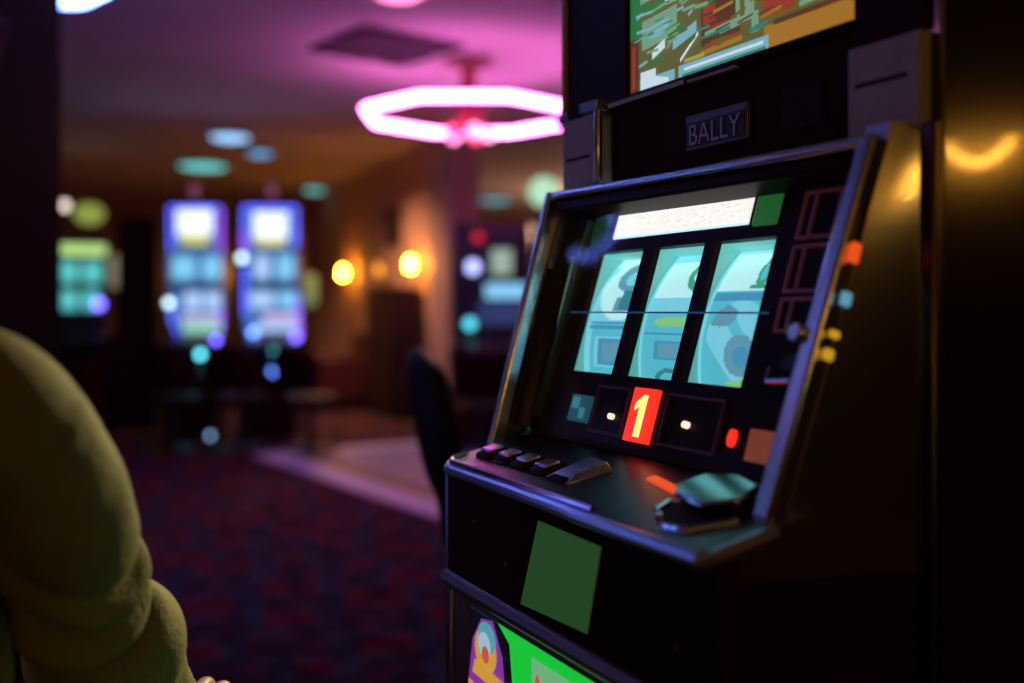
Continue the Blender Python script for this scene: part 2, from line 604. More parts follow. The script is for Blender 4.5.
def sym(kind, u, v):
    """printed strip: u 0..1 across, v 0..1 up the window"""
    if u < 0.035:
        return 1
    if kind == 0:
        if 0.40 < v < 0.425 or 0.44 < v < 0.45:
            return 3
        if v > 0.44:
            if rect(u, v, 0.42, 0.78, 0.53, 0.64) or rect(u, v, 0.5, 0.72, 0.64, 0.69):
                return 5 if u > 0.5 else 4
            if ell(u, v, 0.52, 0.80, 0.26, 0.12) < 1:
                return 4 if ell(u, v, 0.56, 0.78, 0.15, 0.06) > 1 else 1
            if v > 0.88:
                return 2
            return 2 if ell(u, v, 0.55, 0.72, 0.5, 0.26) < 1 else 1
        if rect(u, v, 0.2, 0.86, 0.14, 0.34):
            if rect(u, v, 0.36, 0.74, 0.18, 0.30):
                return 4
            return 3 if rect(u, v, 0.28, 0.80, 0.155, 0.325) else 1
        return 0 if v < 0.1 else (1 if u < 0.12 else 0)
    if kind == 1:
        if v > 0.52:
            d = ell(u, v, 0.74, 0.80, 0.24, 0.13)
            if 0.5 < d < 1.15 and v < 0.86:
                return 6
            if ell(u, v, 0.92, 0.86, 0.10, 0.06) < 1:
                return 6
            if v > 0.90:
                return 1
            return 2 if v > 0.62 else 1
        if ell(u, v, 0.55, 0.455, 0.36, 0.035) < 1:
            return 7
        if 0.365 < v < 0.385:
            return 3
        if rect(u, v, 0.22, 0.95, 0.2, 0.345):
            if rect(u, v, 0.34, 0.86, 0.23, 0.32):
                return 4
            return 3 if rect(u, v, 0.27, 0.9, 0.215, 0.335) else 0
        d = ell(u, v, 0.55, 0.09, 0.26, 0.07)
        if 0.45 < d < 1:
            return 5
        return 0
    if v > 0.66:
        d = ell(u, v, 0.62, 0.80, 0.09, 0.13)
        if d < 1:
            return 6 if d > 0.35 else 0
        if rect(u, v, 0.5, 0.76, 0.67, 0.70):
            return 6
        return 2 if (v < 0.93 and u < 0.8) else 1
    if 0.60 < v < 0.655:
        return 3
    if ell(u, v, 0.5, 0.36, 0.42, 0.24) < 1:
        if ell(u, v, 0.6, 0.27, 0.22, 0.12) < 1:
            return 4 if ell(u, v, 0.62, 0.26, 0.11, 0.06) > 1 else 3
        if ell(u, v, 0.86, 0.32, 0.10, 0.10) < 1:
            return 7
        if ell(u, v, 0.26, 0.50, 0.22, 0.07) < 1:
            return 4
        return 1 if abs(math.sin(u * 5 + v * 9)) > 0.45 else 0
    if ell(u, v, 0.62, 0.10, 0.22, 0.035) < 1:
        return 7
    if v < 0.06 and (int(u * 9) % 2):
        return 4
    return 0


RR = 0.150
for k, (x0, x1) in enumerate(WIN):
    sc = 0.172
    w_near = 0.056
    cen_w = w_near + RR
    xa, xb = x0 - 0.010, x1 + 0.004
    m = MB()
    nu, na = 44, 150
    a0, a1 = R(-62), R(62)
    grid = []
    for j in range(na + 1):
        a = a0 + (a1 - a0) * j / na
        grid.append([m.bm.verts.new(sl(xa + (xb - xa) * i / nu, sc + RR * math.sin(a), cen_w - RR * math.cos(a))) for i in range(nu + 1)])
    for j in range(na):
        a = a0 + (a1 - a0) * (j + 0.5) / na
        v = (sc + RR * math.sin(a) - S0 + 0.010) / (S1 - S0 + 0.02)
        for i in range(nu):
            f = m.bm.faces.new([grid[j][i], grid[j][i + 1], grid[j + 1][i + 1], grid[j + 1][i]])
            f.material_index = sym(k, (i + 0.5) / nu, v)
    # drum sides
    for xx in (xa, xb):
        c = m.bm.verts.new(sl(xx, sc, cen_w))
        col = 0 if xx == xa else nu
        for j in range(na):
            f = m.bm.faces.new([c, grid[j][col], grid[j + 1][col]])
            f.material_index = 8
    m.build('reel', REELM, slot, smooth=30)
    # side wall past the drum rim, reel lamp light put in as its own glow
    m = MB()
    sbox(m, x0 - 0.019, x0 - 0.0115, S0 - 0.01, S1 + 0.01, 0.049, 0.20)
    sbox(m, x0 - 0.0115, x1 + 0.006, S1 + 0.003, S1 + 0.009, 0.049, 0.20)
    m.build('reel_divider', pm('teal_painted_glow_housing', (0.45, 0.75, 0.68), 0.6, 0, (0.14, 0.50, 0.46), 0.34), slot)
m = MB()
sbox(m, -0.475, -0.12, 0.1772, 0.1788, 0.0385, 0.0398)
m.build('payline', pm('blue_payline', (0.02, 0.07, 0.2), 0.3, 0, (0.02, 0.12, 0.28), 0.3), slot)

# --- credit meter below the reels
m = MB()
sbox(m, -0.2935, -0.2515, 0.0425, 0.0975, 0.035, 0.041)
dig = m.build('credit_display', em('red_display', (1.0, 0.035, 0.012), 1.0, (0.2, 0.01, 0.01)), slot)
dig['label'] = 'red lit display showing the figure 1'
one = [(-0.0055, 0.0), (0.0055, 0.0), (0.0055, 0.043), (-0.0015, 0.043), (-0.0135, 0.034), (-0.0135, 0.026), (-0.0055, 0.031)]
m = MB()
m.prism(one, lambda x, s: sl(-0.271 + x, 0.0475 + s, 0.0345), lambda x, s: sl(-0.271 + x, 0.0475 + s, 0.0355))
m.build('numeral', em('amber_numeral', (1.0, 0.62, 0.16), 1.6), dig)
for (x, s, rr) in ((-0.198, 0.068, 0.0042), (-0.329, 0.064, 0.0040)):
    m = MB()
    m.prism([(rr * math.cos(a * PI / 8), rr * 0.8 * math.sin(a * PI / 8)) for a in range(16)], lambda a, b: sl(x + a, s + b, 0.0355), lambda a, b: sl(x + a, s + b, 0.0405))
    m.build('indicator_lamp', em('cream_lamp', (1.0, 0.72, 0.55), 1.3), slot)
m = MB()
m.prism([(0.0045 * math.cos(a * PI / 8), 0.008 * math.sin(a * PI / 8)) for a in range(16)], lambda a, b: sl(-0.127 + a, 0.063 + b, 0.0355), lambda a, b: sl(-0.127 + a, 0.063 + b, 0.0405))
m.build('indicator_lamp', em('red_lamp', (1.0, 0.03, 0.01), 1.0), slot)['label'] = 'small red oval lamp'
m = MB()
sbox(m, -0.104, -0.072, 0.046, 0.074, 0.036, 0.041)
m.build('coin_label', em('rust_label', (0.16, 0.038, 0.012), 0.9, (0.3, 0.08, 0.03)), slot, bevel=0.001)
m = MB()
sbox(m, -0.415, -0.375, 0.052, 0.082, 0.036, 0.041)
m.mat(1)
for q in ((-0.411, -0.395, 0.066, 0.079), (-0.393, -0.381, 0.056, 0.068)):
    m.face([sl(q[0], q[2], 0.0355), sl(q[1], q[2], 0.0355), sl(q[1], q[3], 0.0355), sl(q[0], q[3], 0.0355)])
m.build('teal_label', [em('deep_teal_label', (0.02, 0.09, 0.12), 0.6), em('bright_teal_label', (0.05, 0.28, 0.36), 0.6)], slot, smooth=0, recalc=False)
# meter windows either side of the display
for (x0, x1) in ((-0.236, -0.146), (-0.366, -0.302)):
    m = MB()
    for (a, b, c, d) in ((x0, x1, 0.044, 0.047), (x0, x1, 0.093, 0.096), (x0, x0 + 0.003, 0.047, 0.093), (x1 - 0.003, x1, 0.047, 0.093)):
        sbox(m, a, b, c, d, 0.036, 0.041)
    m.build('meter_frame', pm('bronze_meter_rim', (0.13, 0.05, 0.03), 0.4, 0.6), slot)
# pay labels in the right-hand column
for (s0, s1) in ((0.245, 0.290), (0.196, 0.240), (0.160, 0.192)):
    m = MB()
    x0, x1 = -0.107, -0.060
    for (a, b, c, d) in ((x0, x1, s0, s0 + 0.003), (x0, x1, s1 - 0.003, s1), (x0, x0 + 0.003, s0, s1), (x1 - 0.003, x1, s0, s1), (x0 + 0.014, x0 + 0.017, s0, s1)):
        sbox(m, a, b, c, d, 0.037, 0.041)
    m.build('pay_label', pm('dull_rose_label', (0.22, 0.07, 0.07), 0.4, 0, (0.10, 0.02, 0.025), 0.16), slot)
m = MB().tube([sl(-0.094, 0.128, 0.034), sl(-0.090, 0.115, 0.030), sl(-0.060, 0.117, 0.030)], 0.0028, 8)
m.build('latch', CHROME, slot)
m = MB()
m.prism([(0.008 * math.cos(a * PI / 8), 0.008 * math.sin(a * PI / 8)) for a in range(16)], lambda a, b: sl(-0.022 + a, 0.148 + b, -0.012), lambda a, b: sl(-0.022 + a, 0.148 + b, 0.0))
m.build('lock', CHROME, slot, bevel=0.002)

# glass over the reels
m = MB()
q = [(-0.497, 0.034), (-0.028, 0.034), (-0.008, 0.300), (-0.522, 0.308)]
m.hexa([sl(x, s, 0.019) for x, s in q] + [sl(x, s, 0.016) for x, s in q])
m.build('reel_glass', GLASS, slot, smooth=0)

# --- deck with lip, buttons, ticket tray and bill acceptor
m = MB()
y1 = -0.045
front = [(-0.512, -0.150), (-0.507, -0.170), (-0.494, -0.179), (-0.22, -0.180), (-0.20, -0.184), (-0.004, -0.184), (-0.001, -0.120), (-0.012, y1), (-0.505, y1)]
m.prism(front, lambda x, y: (x, y, deckz(y) - 0.010), lambda x, y: (x, y, deckz(y)))
m.build('button_deck', STEEL, slot, bevel=0.004, seg=3)
m = MB().tube([(-0.504, -0.150, deckz(-0.150) + 0.001), (-0.499, -0.170, deckz(-0.170) + 0.001), (-0.486, -0.176, deckz(-0.176) + 0.001), (-0.17, -0.178, deckz(-0.178) + 0.001)], 0.0035, 8)
m.build('deck_bead', pm('pink_sheen_chrome', (0.85, 0.62, 0.82), 0.18, 1.0), slot)  # pink neon shine put into the chrome's tint
m = MB().tube([(-0.506, -0.168, 0.922), (-0.49, -0.179, 0.9195), (-0.21, -0.181, 0.919), (-0.195, -0.184, 0.919), (-0.006, -0.185, 0.9195), (-0.002, -0.180, 0.920), (-0.002, -0.121, 0.934)], 0.0065, 10)
m.build('deck_lip', pm('blue_grey_lip', (0.62, 0.66, 0.86), 0.32, 1.0), slot)
BTN = pm('violet_button_cap', (0.80, 0.55, 0.80), 0.25, 0.9)
for bx in (-0.462, -0.417, -0.374, -0.331):
    m = MB()
    y0, y1b = -0.152, -0.122
    h = 0.006
    c = [(bx - 0.017, y0), (bx + 0.017, y0), (bx + 0.017, y1b), (bx - 0.017, y1b)]
    m.hexa([(x, y, deckz(y) - 0.001) for x, y in c] + [(bx + (x - bx) * 0.9, -0.137 + (y + 0.137) * 0.9, deckz(y) + h) for x, y in c])
    bt = m.build('button', SATIN, slot, bevel=0.003)
    m = MB()
    c = [(bx - 0.013, y0 + 0.006), (bx + 0.013, y0 + 0.006), (bx + 0.013, y1b - 0.006), (bx - 0.013, y1b - 0.006)]
    m.hexa([(x, y, deckz(y) + h - 0.001) for x, y in c] + [(x, y, deckz(y) + h + 0.003) for x, y in c])
    m.build('button_cap', BTN, bt, bevel=0.002)
# small raised ticket tray with dark throat
m = MB()
def dp(x, y, h): return (x, y, deckz(y) + h)
m.hexa([dp(-0.312, -0.150, 0), dp(-0.262, -0.152, 0), dp(-0.250, -0.108, 0), dp(-0.300, -0.104, 0), dp(-0.300, -0.140, 0.006), dp(-0.264, -0.141, 0.006), dp(-0.258, -0.110, 0.010), dp(-0.294, -0.108, 0.010)])
tr = m.build('ticket_tray', pm('worn_steel', (0.62, 0.62, 0.58), 0.34, 1.0, var=0.2), slot, bevel=0.0015)
m = MB()
m.hexa([dp(-0.301, -0.154, 0.001), dp(-0.268, -0.155, 0.001), dp(-0.268, -0.146, 0.001), dp(-0.301, -0.146, 0.001), dp(-0.299, -0.152, 0.004), dp(-0.270, -0.153, 0.004), dp(-0.270, -0.146, 0.004), dp(-0.299, -0.146, 0.004)])
m.build('slot_mouth', SATIN, tr)
# bill acceptor: hooded chrome mouth
ACC = pm('acceptor_chrome', (0.66, 0.76, 0.78), 0.13, 1.0)
m = MB()
m.prism([(-0.118, -0.128), (-0.105, -0.140), (-0.060, -0.146), (-0.036, -0.128), (-0.040, -0.104), (-0.078, -0.094), (-0.110, -0.104)], lambda x, y: dp(x, y, 0.0085 + 0.05 * (y + 0.146)), lambda x, y: dp(x, y, 0.0135 + 0.10 * (y + 0.146)))
ac = m.build('bill_acceptor', ACC, slot, bevel=0.003, seg=3)
m = MB()
m.prism([(-0.112, -0.128), (-0.038, -0.126), (-0.042, -0.106), (-0.106, -0.106)], lambda x, y: dp(x, y, -0.001), lambda x, y: dp(x, y, 0.010))
m.build('acceptor_body', SATIN, ac)
m = MB()
rim_ = [(-0.119, -0.134), (-0.112, -0.152), (-0.075, -0.170), (-0.048, -0.166), (-0.026, -0.136)]
m.tube([dp(x, y, 0.001) for x, y in rim_], 0.0035, 8)
m.build('acceptor_lip', ACC, ac)
m = MB()
m.prism([(-0.116, -0.134), (-0.110, -0.150), (-0.075, -0.166), (-0.050, -0.162), (-0.030, -0.136), (-0.036, -0.126), (-0.112, -0.126)], lambda x, y: dp(x, y, -0.001), lambda x, y: dp(x, y, 0.0008))
m.build('acceptor_mouth', pm('throat_black', (0.004, 0.003, 0.004), 0.7), ac)
# orange reflection on the deck below the glass, put in as a glowing strip
m = MB()
m.hexa([dp(-0.193, -0.108, 0), dp(-0.118, -0.122, 0), dp(-0.116, -0.114, 0), dp(-0.190, -0.100, 0), dp(-0.193, -0.108, 0.003), dp(-0.118, -0.122, 0.003), dp(-0.116, -0.114, 0.003), dp(-0.190, -0.100, 0.003)])
m.build('deck_glint', em('painted_orange_glint', (1.0, 0.10, 0.02), 0.75), slot)

# --- belly door, green light smear put in as a glowing patch, moulding, lower lit glass
m = MB().box(XL + 0.002, XR - 0.002, -0.168, -0.150, 0.796, 0.912)
m.build('belly_panel', BLACK, slot, bevel=0.004)
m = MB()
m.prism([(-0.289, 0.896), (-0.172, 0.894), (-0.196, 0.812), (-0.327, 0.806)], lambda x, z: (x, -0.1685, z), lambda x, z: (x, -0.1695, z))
m.build('green_glow_patch', pm('painted_green_glow', (0.05, 0.16, 0.05), 0.6, 0, (0.030, 0.115, 0.022), 0.42), slot)
m = MB().tube([(XL, -0.164, 0.788), (XR, -0.164, 0.788)], 0.0105, 12)
m.build('belly_moulding', pm('plum_brown_moulding', (0.16, 0.09, 0.09), 0.35, 0.4), slot)
for sx in (-0.44, -0.36, -0.06):
    m = MB().ball((sx, -0.1685, 0.868 - 0.03 * (sx > -0.4)), 0.0035, 10)
    m.build('screw', METALB, slot)
m = MB()
m.box(XL + 0.002, -0.478, -0.162, -0.135, 0.0, 0.778)
m.box(-0.019, XR - 0.002, -0.162, -0.135, 0.0, 0.778)
m.box(-0.478, -0.019, -0.162, -0.135, 0.0, 0.40)
m.box(-0.478, -0.019, -0.162, -0.135, 0.772, 0.778)
m.build('lower_surround', WOODP, slot, bevel=0.003)
G1 = em('belly_green', (0.01, 0.62, 0.04), 0.85)
G2 = em('belly_pale_green', (0.20, 0.55, 0.25), 0.75)
G3 = em('belly_purple', (0.25, 0.04, 0.38), 0.8)
G4 = em('belly_gold', (0.72, 0.36, 0.05), 0.8)
G5 = em('belly_ice', (0.42, 0.62, 0.80), 0.75)
G6 = em('belly_red', (0.65, 0.10, 0.06), 0.8)
G7 = em('belly_black', (0.02, 0.01, 0.02), 0.1)
G8 = em('belly_teal', (0.10, 0.40, 0.45), 0.8)


def pic(m, pts, mi, lay, y=-0.1585):
    m.mat(mi)
    m.face([(0.619 - (0.619 - x) * 0.945, y - lay * 0.0004, 1.1 - (1.1 - z) * 0.945) for x, z in pts])


def oval(cx, cz, rx, rz, n=18, a0=0.0):
    return [(cx + rx * math.cos(a0 + 2 * PI * i / n), cz + rz * math.sin(a0 + 2 * PI * i / n)) for i in range(n)]


m = MB()
m.mat(6).box(-0.478, -0.022, -0.1585, -0.148, 0.40, 0.775)
pic(m, [(-0.536, 0.37), (-0.030, 0.37), (-0.030, 0.746), (-0.536, 0.746)], 0, 0.25)
pic(m, [(-0.541, 0.37), (-0.418, 0.37), (-0.420, 0.66), (-0.432, 0.73), (-0.462, 0.746), (-0.541, 0.746)], 6, 0.5)
# robed figure in an arch on the left
pic(m, [(-0.541, 0.37), (-0.436, 0.37), (-0.436, 0.64), (-0.448, 0.71), (-0.474, 0.745), (-0.505, 0.74), (-0.530, 0.71), (-0.541, 0.66)], 2, 2)
pic(m, [(-0.541, 0.37), (-0.530, 0.37), (-0.527, 0.66), (-0.541, 0.66)], 3, 3)
pic(m, oval(-0.492, 0.706, 0.030, 0.026), 3, 4)
pic(m, oval(-0.488, 0.722, 0.024, 0.018), 7, 4.5)
pic(m, oval(-0.494, 0.712, 0.017, 0.015), 4, 5)
pic(m, oval(-0.490, 0.702, 0.010, 0.010), 5, 6)
pic(m, [(-0.527, 0.672), (-0.438, 0.668), (-0.441, 0.684), (-0.520, 0.690)], 3, 6)
pic(m, [(-0.508, 0.37), (-0.446, 0.37), (-0.460, 0.58), (-0.478, 0.664), (-0.496, 0.664), (-0.508, 0.58)], 4, 5)
pic(m, [(-0.500, 0.37), (-0.470, 0.37), (-0.476, 0.56), (-0.484, 0.65), (-0.494, 0.60)], 1, 6)
pic(m, oval(-0.411, 0.668, 0.005, 0.005), 4, 3)
# pale paytable on the right
pic(m, [(-0.378, 0.37), (-0.030, 0.37), (-0.030, 0.732), (-0.378, 0.732)], 1, 1)
rnd = random.Random(11)
for k in range(60):
    xx, zz = rnd.uniform(-0.372, -0.06), rnd.uniform(0.40, 0.725)
    ww, hh = rnd.uniform(0.008, 0.03), rnd.uniform(0.006, 0.02)
    pic(m, oval(xx, zz, ww / 2, hh / 2, 7, rnd.random()), rnd.choice((1, 3, 4, 5, 7, 7, 0)), 2 + k * 0.02)
pic(m, oval(-0.362, 0.706, 0.006, 0.012), 5, 4)
m.build('belly_glass', [G1, G2, G3, G4, G5, G6, G7, G8], slot, smooth=0, recalc=False)['label'] = 'lit lower glass, green and purple'

# --- top box: bezel, end plates, badge, lit paytable glass
GX0, GX1, GZ0, GZ1 = -0.397, -0.047, 1.3435, 1.72
m = MB()
m.box(XL - 0.012, GX0, 0.0, 0.03, 1.335, 1.87)
m.box(GX1, 0.029, 0.0, 0.03, 1.317, 1.87)
m.box(GX0, GX1, 0.0, 0.03, 1.335, GZ0)
m.box(GX0, GX1, 0.0, 0.03, GZ1, 1.87)
m.build('top_bezel', SATIN, slot, bevel=0.003)
m = MB().box(-0.440, -0.047, 0.006, 0.03, 1.245, 1.335)
m.build('middle_panel', BLACK, slot, bevel=0.002)
m = MB().box(-0.24 + 0.10, -0.24 + 0.155, 0.003, 0.008, 1.262, 1.302)
m.build('speaker_plate', SATIN, slot, bevel=0.001)
for (x0, x1, y) in ((-0.535, -0.456, 0.0), (-0.047, 0.029, 0.0)):
    m = MB().box(x0, x1, y - 0.006, 0.03, 1.240, 1.316 if x0 > -0.3 else 1.333)
    e = m.build('end_plate', GREYP, slot, bevel=0.002)
    m = MB().box(x0 + 0.01, x1 - 0.012, y - 0.0075, y - 0.003, 1.282, 1.285)
    m.build('plate_seam', SATIN, e)
m = MB().tube([(-0.450, -0.006, 1.25), (-0.450, -0.006, 1.338)], 0.0055, 10)
m.box(-0.484, -0.444, -0.012, 0.01, 1.334, 1.346)
m.build('trim_bracket', CHROME, slot, bevel=0.001)
m = MB().tube([(-0.536, 0.0, 1.345), (-0.536, 0.0, 1.86)], 0.006, 10)
m.build('edge_trim', pm('bronze_trim', (0.35, 0.22, 0.16), 0.3, 1.0), slot)
m = MB().box(-0.43, GX0 + 0.115, -0.004, 0.004, 1.333, 1.338)
m.build('gold_bead', pm('dull_gold', (0.42, 0.26, 0.14), 0.35, 1.0), slot)
m = MB().box(GX0 + 0.12, -0.20, -0.003, 0.004, 1.333, 1.336)
m.build('grey_bead', GREYP, slot)
# badge with raised letters
m = MB().box(-0.284, -0.185, 0.0, 0.007, 1.263, 1.300)
bd = m.build('name_badge', pm('badge_metal', (0.17, 0.15, 0.17), 0.4, 0.6), slot, bevel=0.002)
m = MB().box(-0.281, -0.188, -0.001, 0.001, 1.2665, 1.2915)
m.build('badge_field', pm('badge_field_dark', (0.02, 0.012, 0.012), 0.5), bd)
fc = bpy.data.curves.new('badge_text', 'FONT')
fc.body = 'BALLY'
fc.size = 0.030
fc.extrude = 0.0008
fc.align_x = 'CENTER'
fo = bpy.data.objects.new('badge_text_source', fc)
COL.objects.link(fo)
bpy.context.view_layer.update()
me = bpy.data.meshes.new_from_object(fo.evaluated_get(bpy.context.evaluated_depsgraph_get()))
bpy.data.objects.remove(fo)
me.transform(Matrix.Translation((-0.2345, -0.0015, 1.2685)) @ Matrix.Rotation(R(90), 4, 'X') @ Matrix.Diagonal((1.0, 1.0, 1.0, 1.0)))
me.materials.append(pm('badge_letter_gold', (0.45, 0.33, 0.26), 0.35, 0.8))
lo = bpy.data.objects.new('badge_letters', me)
COL.objects.link(lo)
lo.parent = bd

A = [em('art_' + n, c, s) for n, c, s in (
    ('olive', (0.17, 0.16, 0.03), 0.62), ('green', (0.03, 0.26, 0.06), 0.62), ('mint', (0.26, 0.50, 0.30), 0.62), ('red', (0.42, 0.055, 0.02), 0.66),
    ('amber', (0.50, 0.23, 0.015), 0.66), ('yellow', (0.55, 0.45, 0.08), 0.66), ('ice', (0.24, 0.52, 0.62), 0.75), ('white', (0.72, 0.92, 0.98), 0.75),
    ('teal', (0.05, 0.30, 0.22), 0.62), ('brown', (0.14, 0.05, 0.015), 0.62))]
m = MB()
m.mat(0).box(GX0, GX1, 0.006, 0.02, GZ0, GZ1)


def tp(u0, u1, v0, v1, mi, lay, shear=0.0):
    """u 0..1 across the glass, v in mm above its lower edge"""
    W = GX1 - GX0
    y = 0.0056 - lay * 0.0004
    m.mat(mi)
    m.face([(GX0 + u0 * W, y, GZ0 + v0 / 1000), (GX0 + u1 * W, y, GZ0 + (v0 + shear) / 1000), (GX0 + u1 * W, y, GZ0 + (v1 + shear) / 1000), (GX0 + u0 * W, y, GZ0 + v1 / 1000)])


tp(0.0, 0.05, 0, 60, 9, 1)
tp(0.012, 0.03, 4, 52, 3, 2)
tp(0.0, 0.06, 60, 110, 1, 1)
tp(0.06, 0.38, 0, 110, 0, 1)
tp(0.07, 0.26, 44, 76, 2, 2, 4)
tp(0.09, 0.33, 80, 90, 1, 2, 6)
tp(0.06, 0.36, 96, 102, 2, 2, 6)
tp(0.20, 0.24, 84, 116, 7, 3)
tp(0.27, 0.30, 84, 116, 2, 3)
tp(0.06, 0.25, 0, 12, 6, 3)
tp(0.065, 0.15, 1, 20, 7, 4)
tp(0.15, 0.22, 1, 11, 7, 4, -6)
tp(0.13, 0.20, 30, 40, 7, 4, 8)
tp(0.24, 0.36, 32, 44, 6, 3, 10)
tp(0.28, 0.37, 16, 20, 7, 4, 22)
tp(0.10, 0.22, 56, 66, 6, 4, 3)
tp(0.12, 0.2, 24, 28, 1, 5, 4)
tp(0.38, 0.56, 24, 110, 9, 1)
tp(0.385, 0.46, 70, 92, 3, 2)
tp(0.39, 0.45, 46, 64, 3, 2)
tp(0.37, 0.54, 62, 66, 1, 3, 8)
tp(0.37, 0.54, 95, 100, 4, 3, 4)
tp(0.40, 0.55, 40, 42, 3, 3)
tp(0.40, 0.56, 29, 38, 2, 3, 3)
tp(0.43, 0.52, 31, 35, 8, 4)
tp(0.40, 0.56, 22, 25, 3, 3, 2)
tp(0.38, 0.57, 15, 20, 4, 3, 2)
tp(0.54, 0.62, 34, 120, 2, 2)
tp(0.56, 0.58, 40, 120, 0, 3)
tp(0.61, 0.64, 20, 40, 2, 3)
tp(0.62, 0.82, 62, 120, 3, 2)
tp(0.66, 0.78, 30, 56, 3, 2)
tp(0.64, 0.72, 58, 62, 4, 3, 3)
tp(0.70, 0.76, 76, 90, 4, 3, 3)
tp(0.82, 0.98, 54, 120, 5, 2)
tp(0.80, 0.95, 26, 46, 0, 2)
tp(0.80, 0.92, 36, 45, 8, 3, 3)
tp(0.80, 0.90, 28, 33, 2, 3, 2)
tp(0.92, 0.99, 22, 52, 1, 2)
tp(0.94, 1.0, 22, 42, 5, 3)
tp(0.66, 1.0, 0, 22, 4, 2)
tp(0.70, 0.98, 20, 25, 9, 3)
tp(0.27, 0.68, 0, 13, 6, 3)
tp(0.30, 0.66, 6, 9, 7, 4)
tp(0.29, 0.67, 0, 3, 8, 4)
tp(0.30, 0.40, 14, 18, 5, 4)
rnd = random.Random(23)
for k in range(150):
    u = rnd.uniform(0.03, 0.96)
    v = rnd.uniform(18 if u < 0.68 else 26, 118)
    w_ = rnd.uniform(0.02, 0.10)
    h_ = rnd.uniform(1.2, 4.0)
    pal = (0, 1, 2, 6, 8, 1, 2) if u < 0.36 else ((9, 3, 2, 0, 4, 8) if u < 0.62 else (3, 4, 0, 9, 5, 8))
    tp(u, min(0.995, u + w_), v, v + h_, rnd.choice(pal), 6 + k * 0.01, rnd.uniform(-2, 5))
for k in range(14):
    tp(0.05 + (k % 7) * 0.13, 0.14 + (k % 7) * 0.13, 130 + (k // 7) * 110, 215 + (k // 7) * 110, (3, 4, 5, 1, 2, 6, 8)[(k * 3) % 7], 2)
m.build('paytable_glass', A, slot, smooth=0, recalc=False)['label'] = 'lit upper glass with red, amber and green paytable'

# coloured reflections on the frame's outer edge, put in as small glowing chips
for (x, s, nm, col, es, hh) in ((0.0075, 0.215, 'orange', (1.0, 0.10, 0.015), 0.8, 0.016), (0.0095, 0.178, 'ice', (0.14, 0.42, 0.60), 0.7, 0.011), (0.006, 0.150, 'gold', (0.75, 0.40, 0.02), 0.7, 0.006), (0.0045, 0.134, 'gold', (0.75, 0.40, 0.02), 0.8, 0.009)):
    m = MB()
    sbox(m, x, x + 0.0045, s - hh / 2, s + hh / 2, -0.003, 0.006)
    m.build('edge_glint', em('glint_' + nm, col, es), slot, bevel=0.0015)


# ================================================================== CHAIRS
def casino_chair(name, loc, rz, seat_z, label, cat, group=None, pad=CHAIRB, back_h=0.34, back_w=0.42):
    """padded chair on a pedestal; the sitter faces local +y"""
    t = thing(name, loc, rz, label, cat, group)
    m = MB().lathe([(0.0, 0.0), (0.235, 0.0), (0.235, 0.012), (0.20, 0.028), (0.06, 0.045), (0.04, 0.06)], 32)
    m.build('base', METALB, t)
    m = MB().lathe([(0.034, 0.05), (0.034, seat_z - 0.11), (0.09, seat_z - 0.085)], 20)
    m.build('pedestal', METALB, t)
    if seat_z > 0.55:
        m = MB().tube([(0.17 * math.cos(a * PI / 12), 0.17 * math.sin(a * PI / 12), 0.24) for a in range(24)], 0.011, 8, closed=True)
        for a in range(3):
            m.tube([(0.03 * math.cos(a * 2.094), 0.03 * math.sin(a * 2.094), 0.24), (0.17 * math.cos(a * 2.094), 0.17 * math.sin(a * 2.094), 0.24)], 0.008, 8)
        m.build('foot_ring', METALB, t)
    prof = [(0.0, -0.085), (0.16, -0.085), (0.205, -0.07), (0.222, -0.04), (0.212, -0.012), (0.17, -0.002), (0.0, 0.004)]
    m = MB().lathe(prof, 32, (0, 0, seat_z))
    m.build('seat', pad, t)
    # curved back pad leaning backwards
    m = MB()
    nx, nz = 16, 14
    for side in (0, 1):
        g = []
        for j in range(nz + 1):
            v = -1 + 2 * j / nz
            row = []
            for i in range(nx + 1):
                u = -1 + 2 * i / nx
                # squircle outline
                uu = u * math.sqrt(1 - 0.5 * v * v * 0.72)
                vv = v * math.sqrt(1 - 0.5 * u * u * 0.72)
                edge = max(0.0, 1 - (abs(u) ** 4 + abs(v) ** 4) / 2 * 1.0)
                th = 0.038 * (max(0.0, 1 - max(abs(u), abs(v)) ** 3)) ** 0.5
                y = -0.20 + 0.05 * uu * uu + (th if side else -th)
                z = seat_z + 0.03 + back_h * (vv + 1) / 2
                y -= (z - seat_z) * 0.20
                row.append(m.bm.verts.new((uu * back_w / 2, y, z)))
            g.append(row)
        for j in range(nz):
            for i in range(nx):
                m.bm.faces.new([g[j][i], g[j][i + 1], g[j + 1][i + 1], g[j + 1][i]])
    bmesh.ops.remove_doubles(m.bm, verts=m.bm.verts[:], dist=0.0005)
    m.build('backrest', pad, t, smooth=60)
    for sx in (-0.09, 0.09):
        m = MB()
        m.tube([(sx, -0.10, seat_z - 0.075), (sx, -0.185, seat_z - 0.062), (sx, -0.205, seat_z - 0.02), (sx, -0.225, seat_z + 0.09)], 0.011, 8)
        m.build('back_bracket', METALB, t)
    return t


c_near = at(437, 430, 2.3)
casino_chair('casino_chair', (c_near.x + 0.225, 2.36, 0), R(-86), 0.640, 'empty black padded chair seen edge-on just behind the large slot machine', 'chair', 'padded casino chairs', back_h=0.35, back_w=0.38)


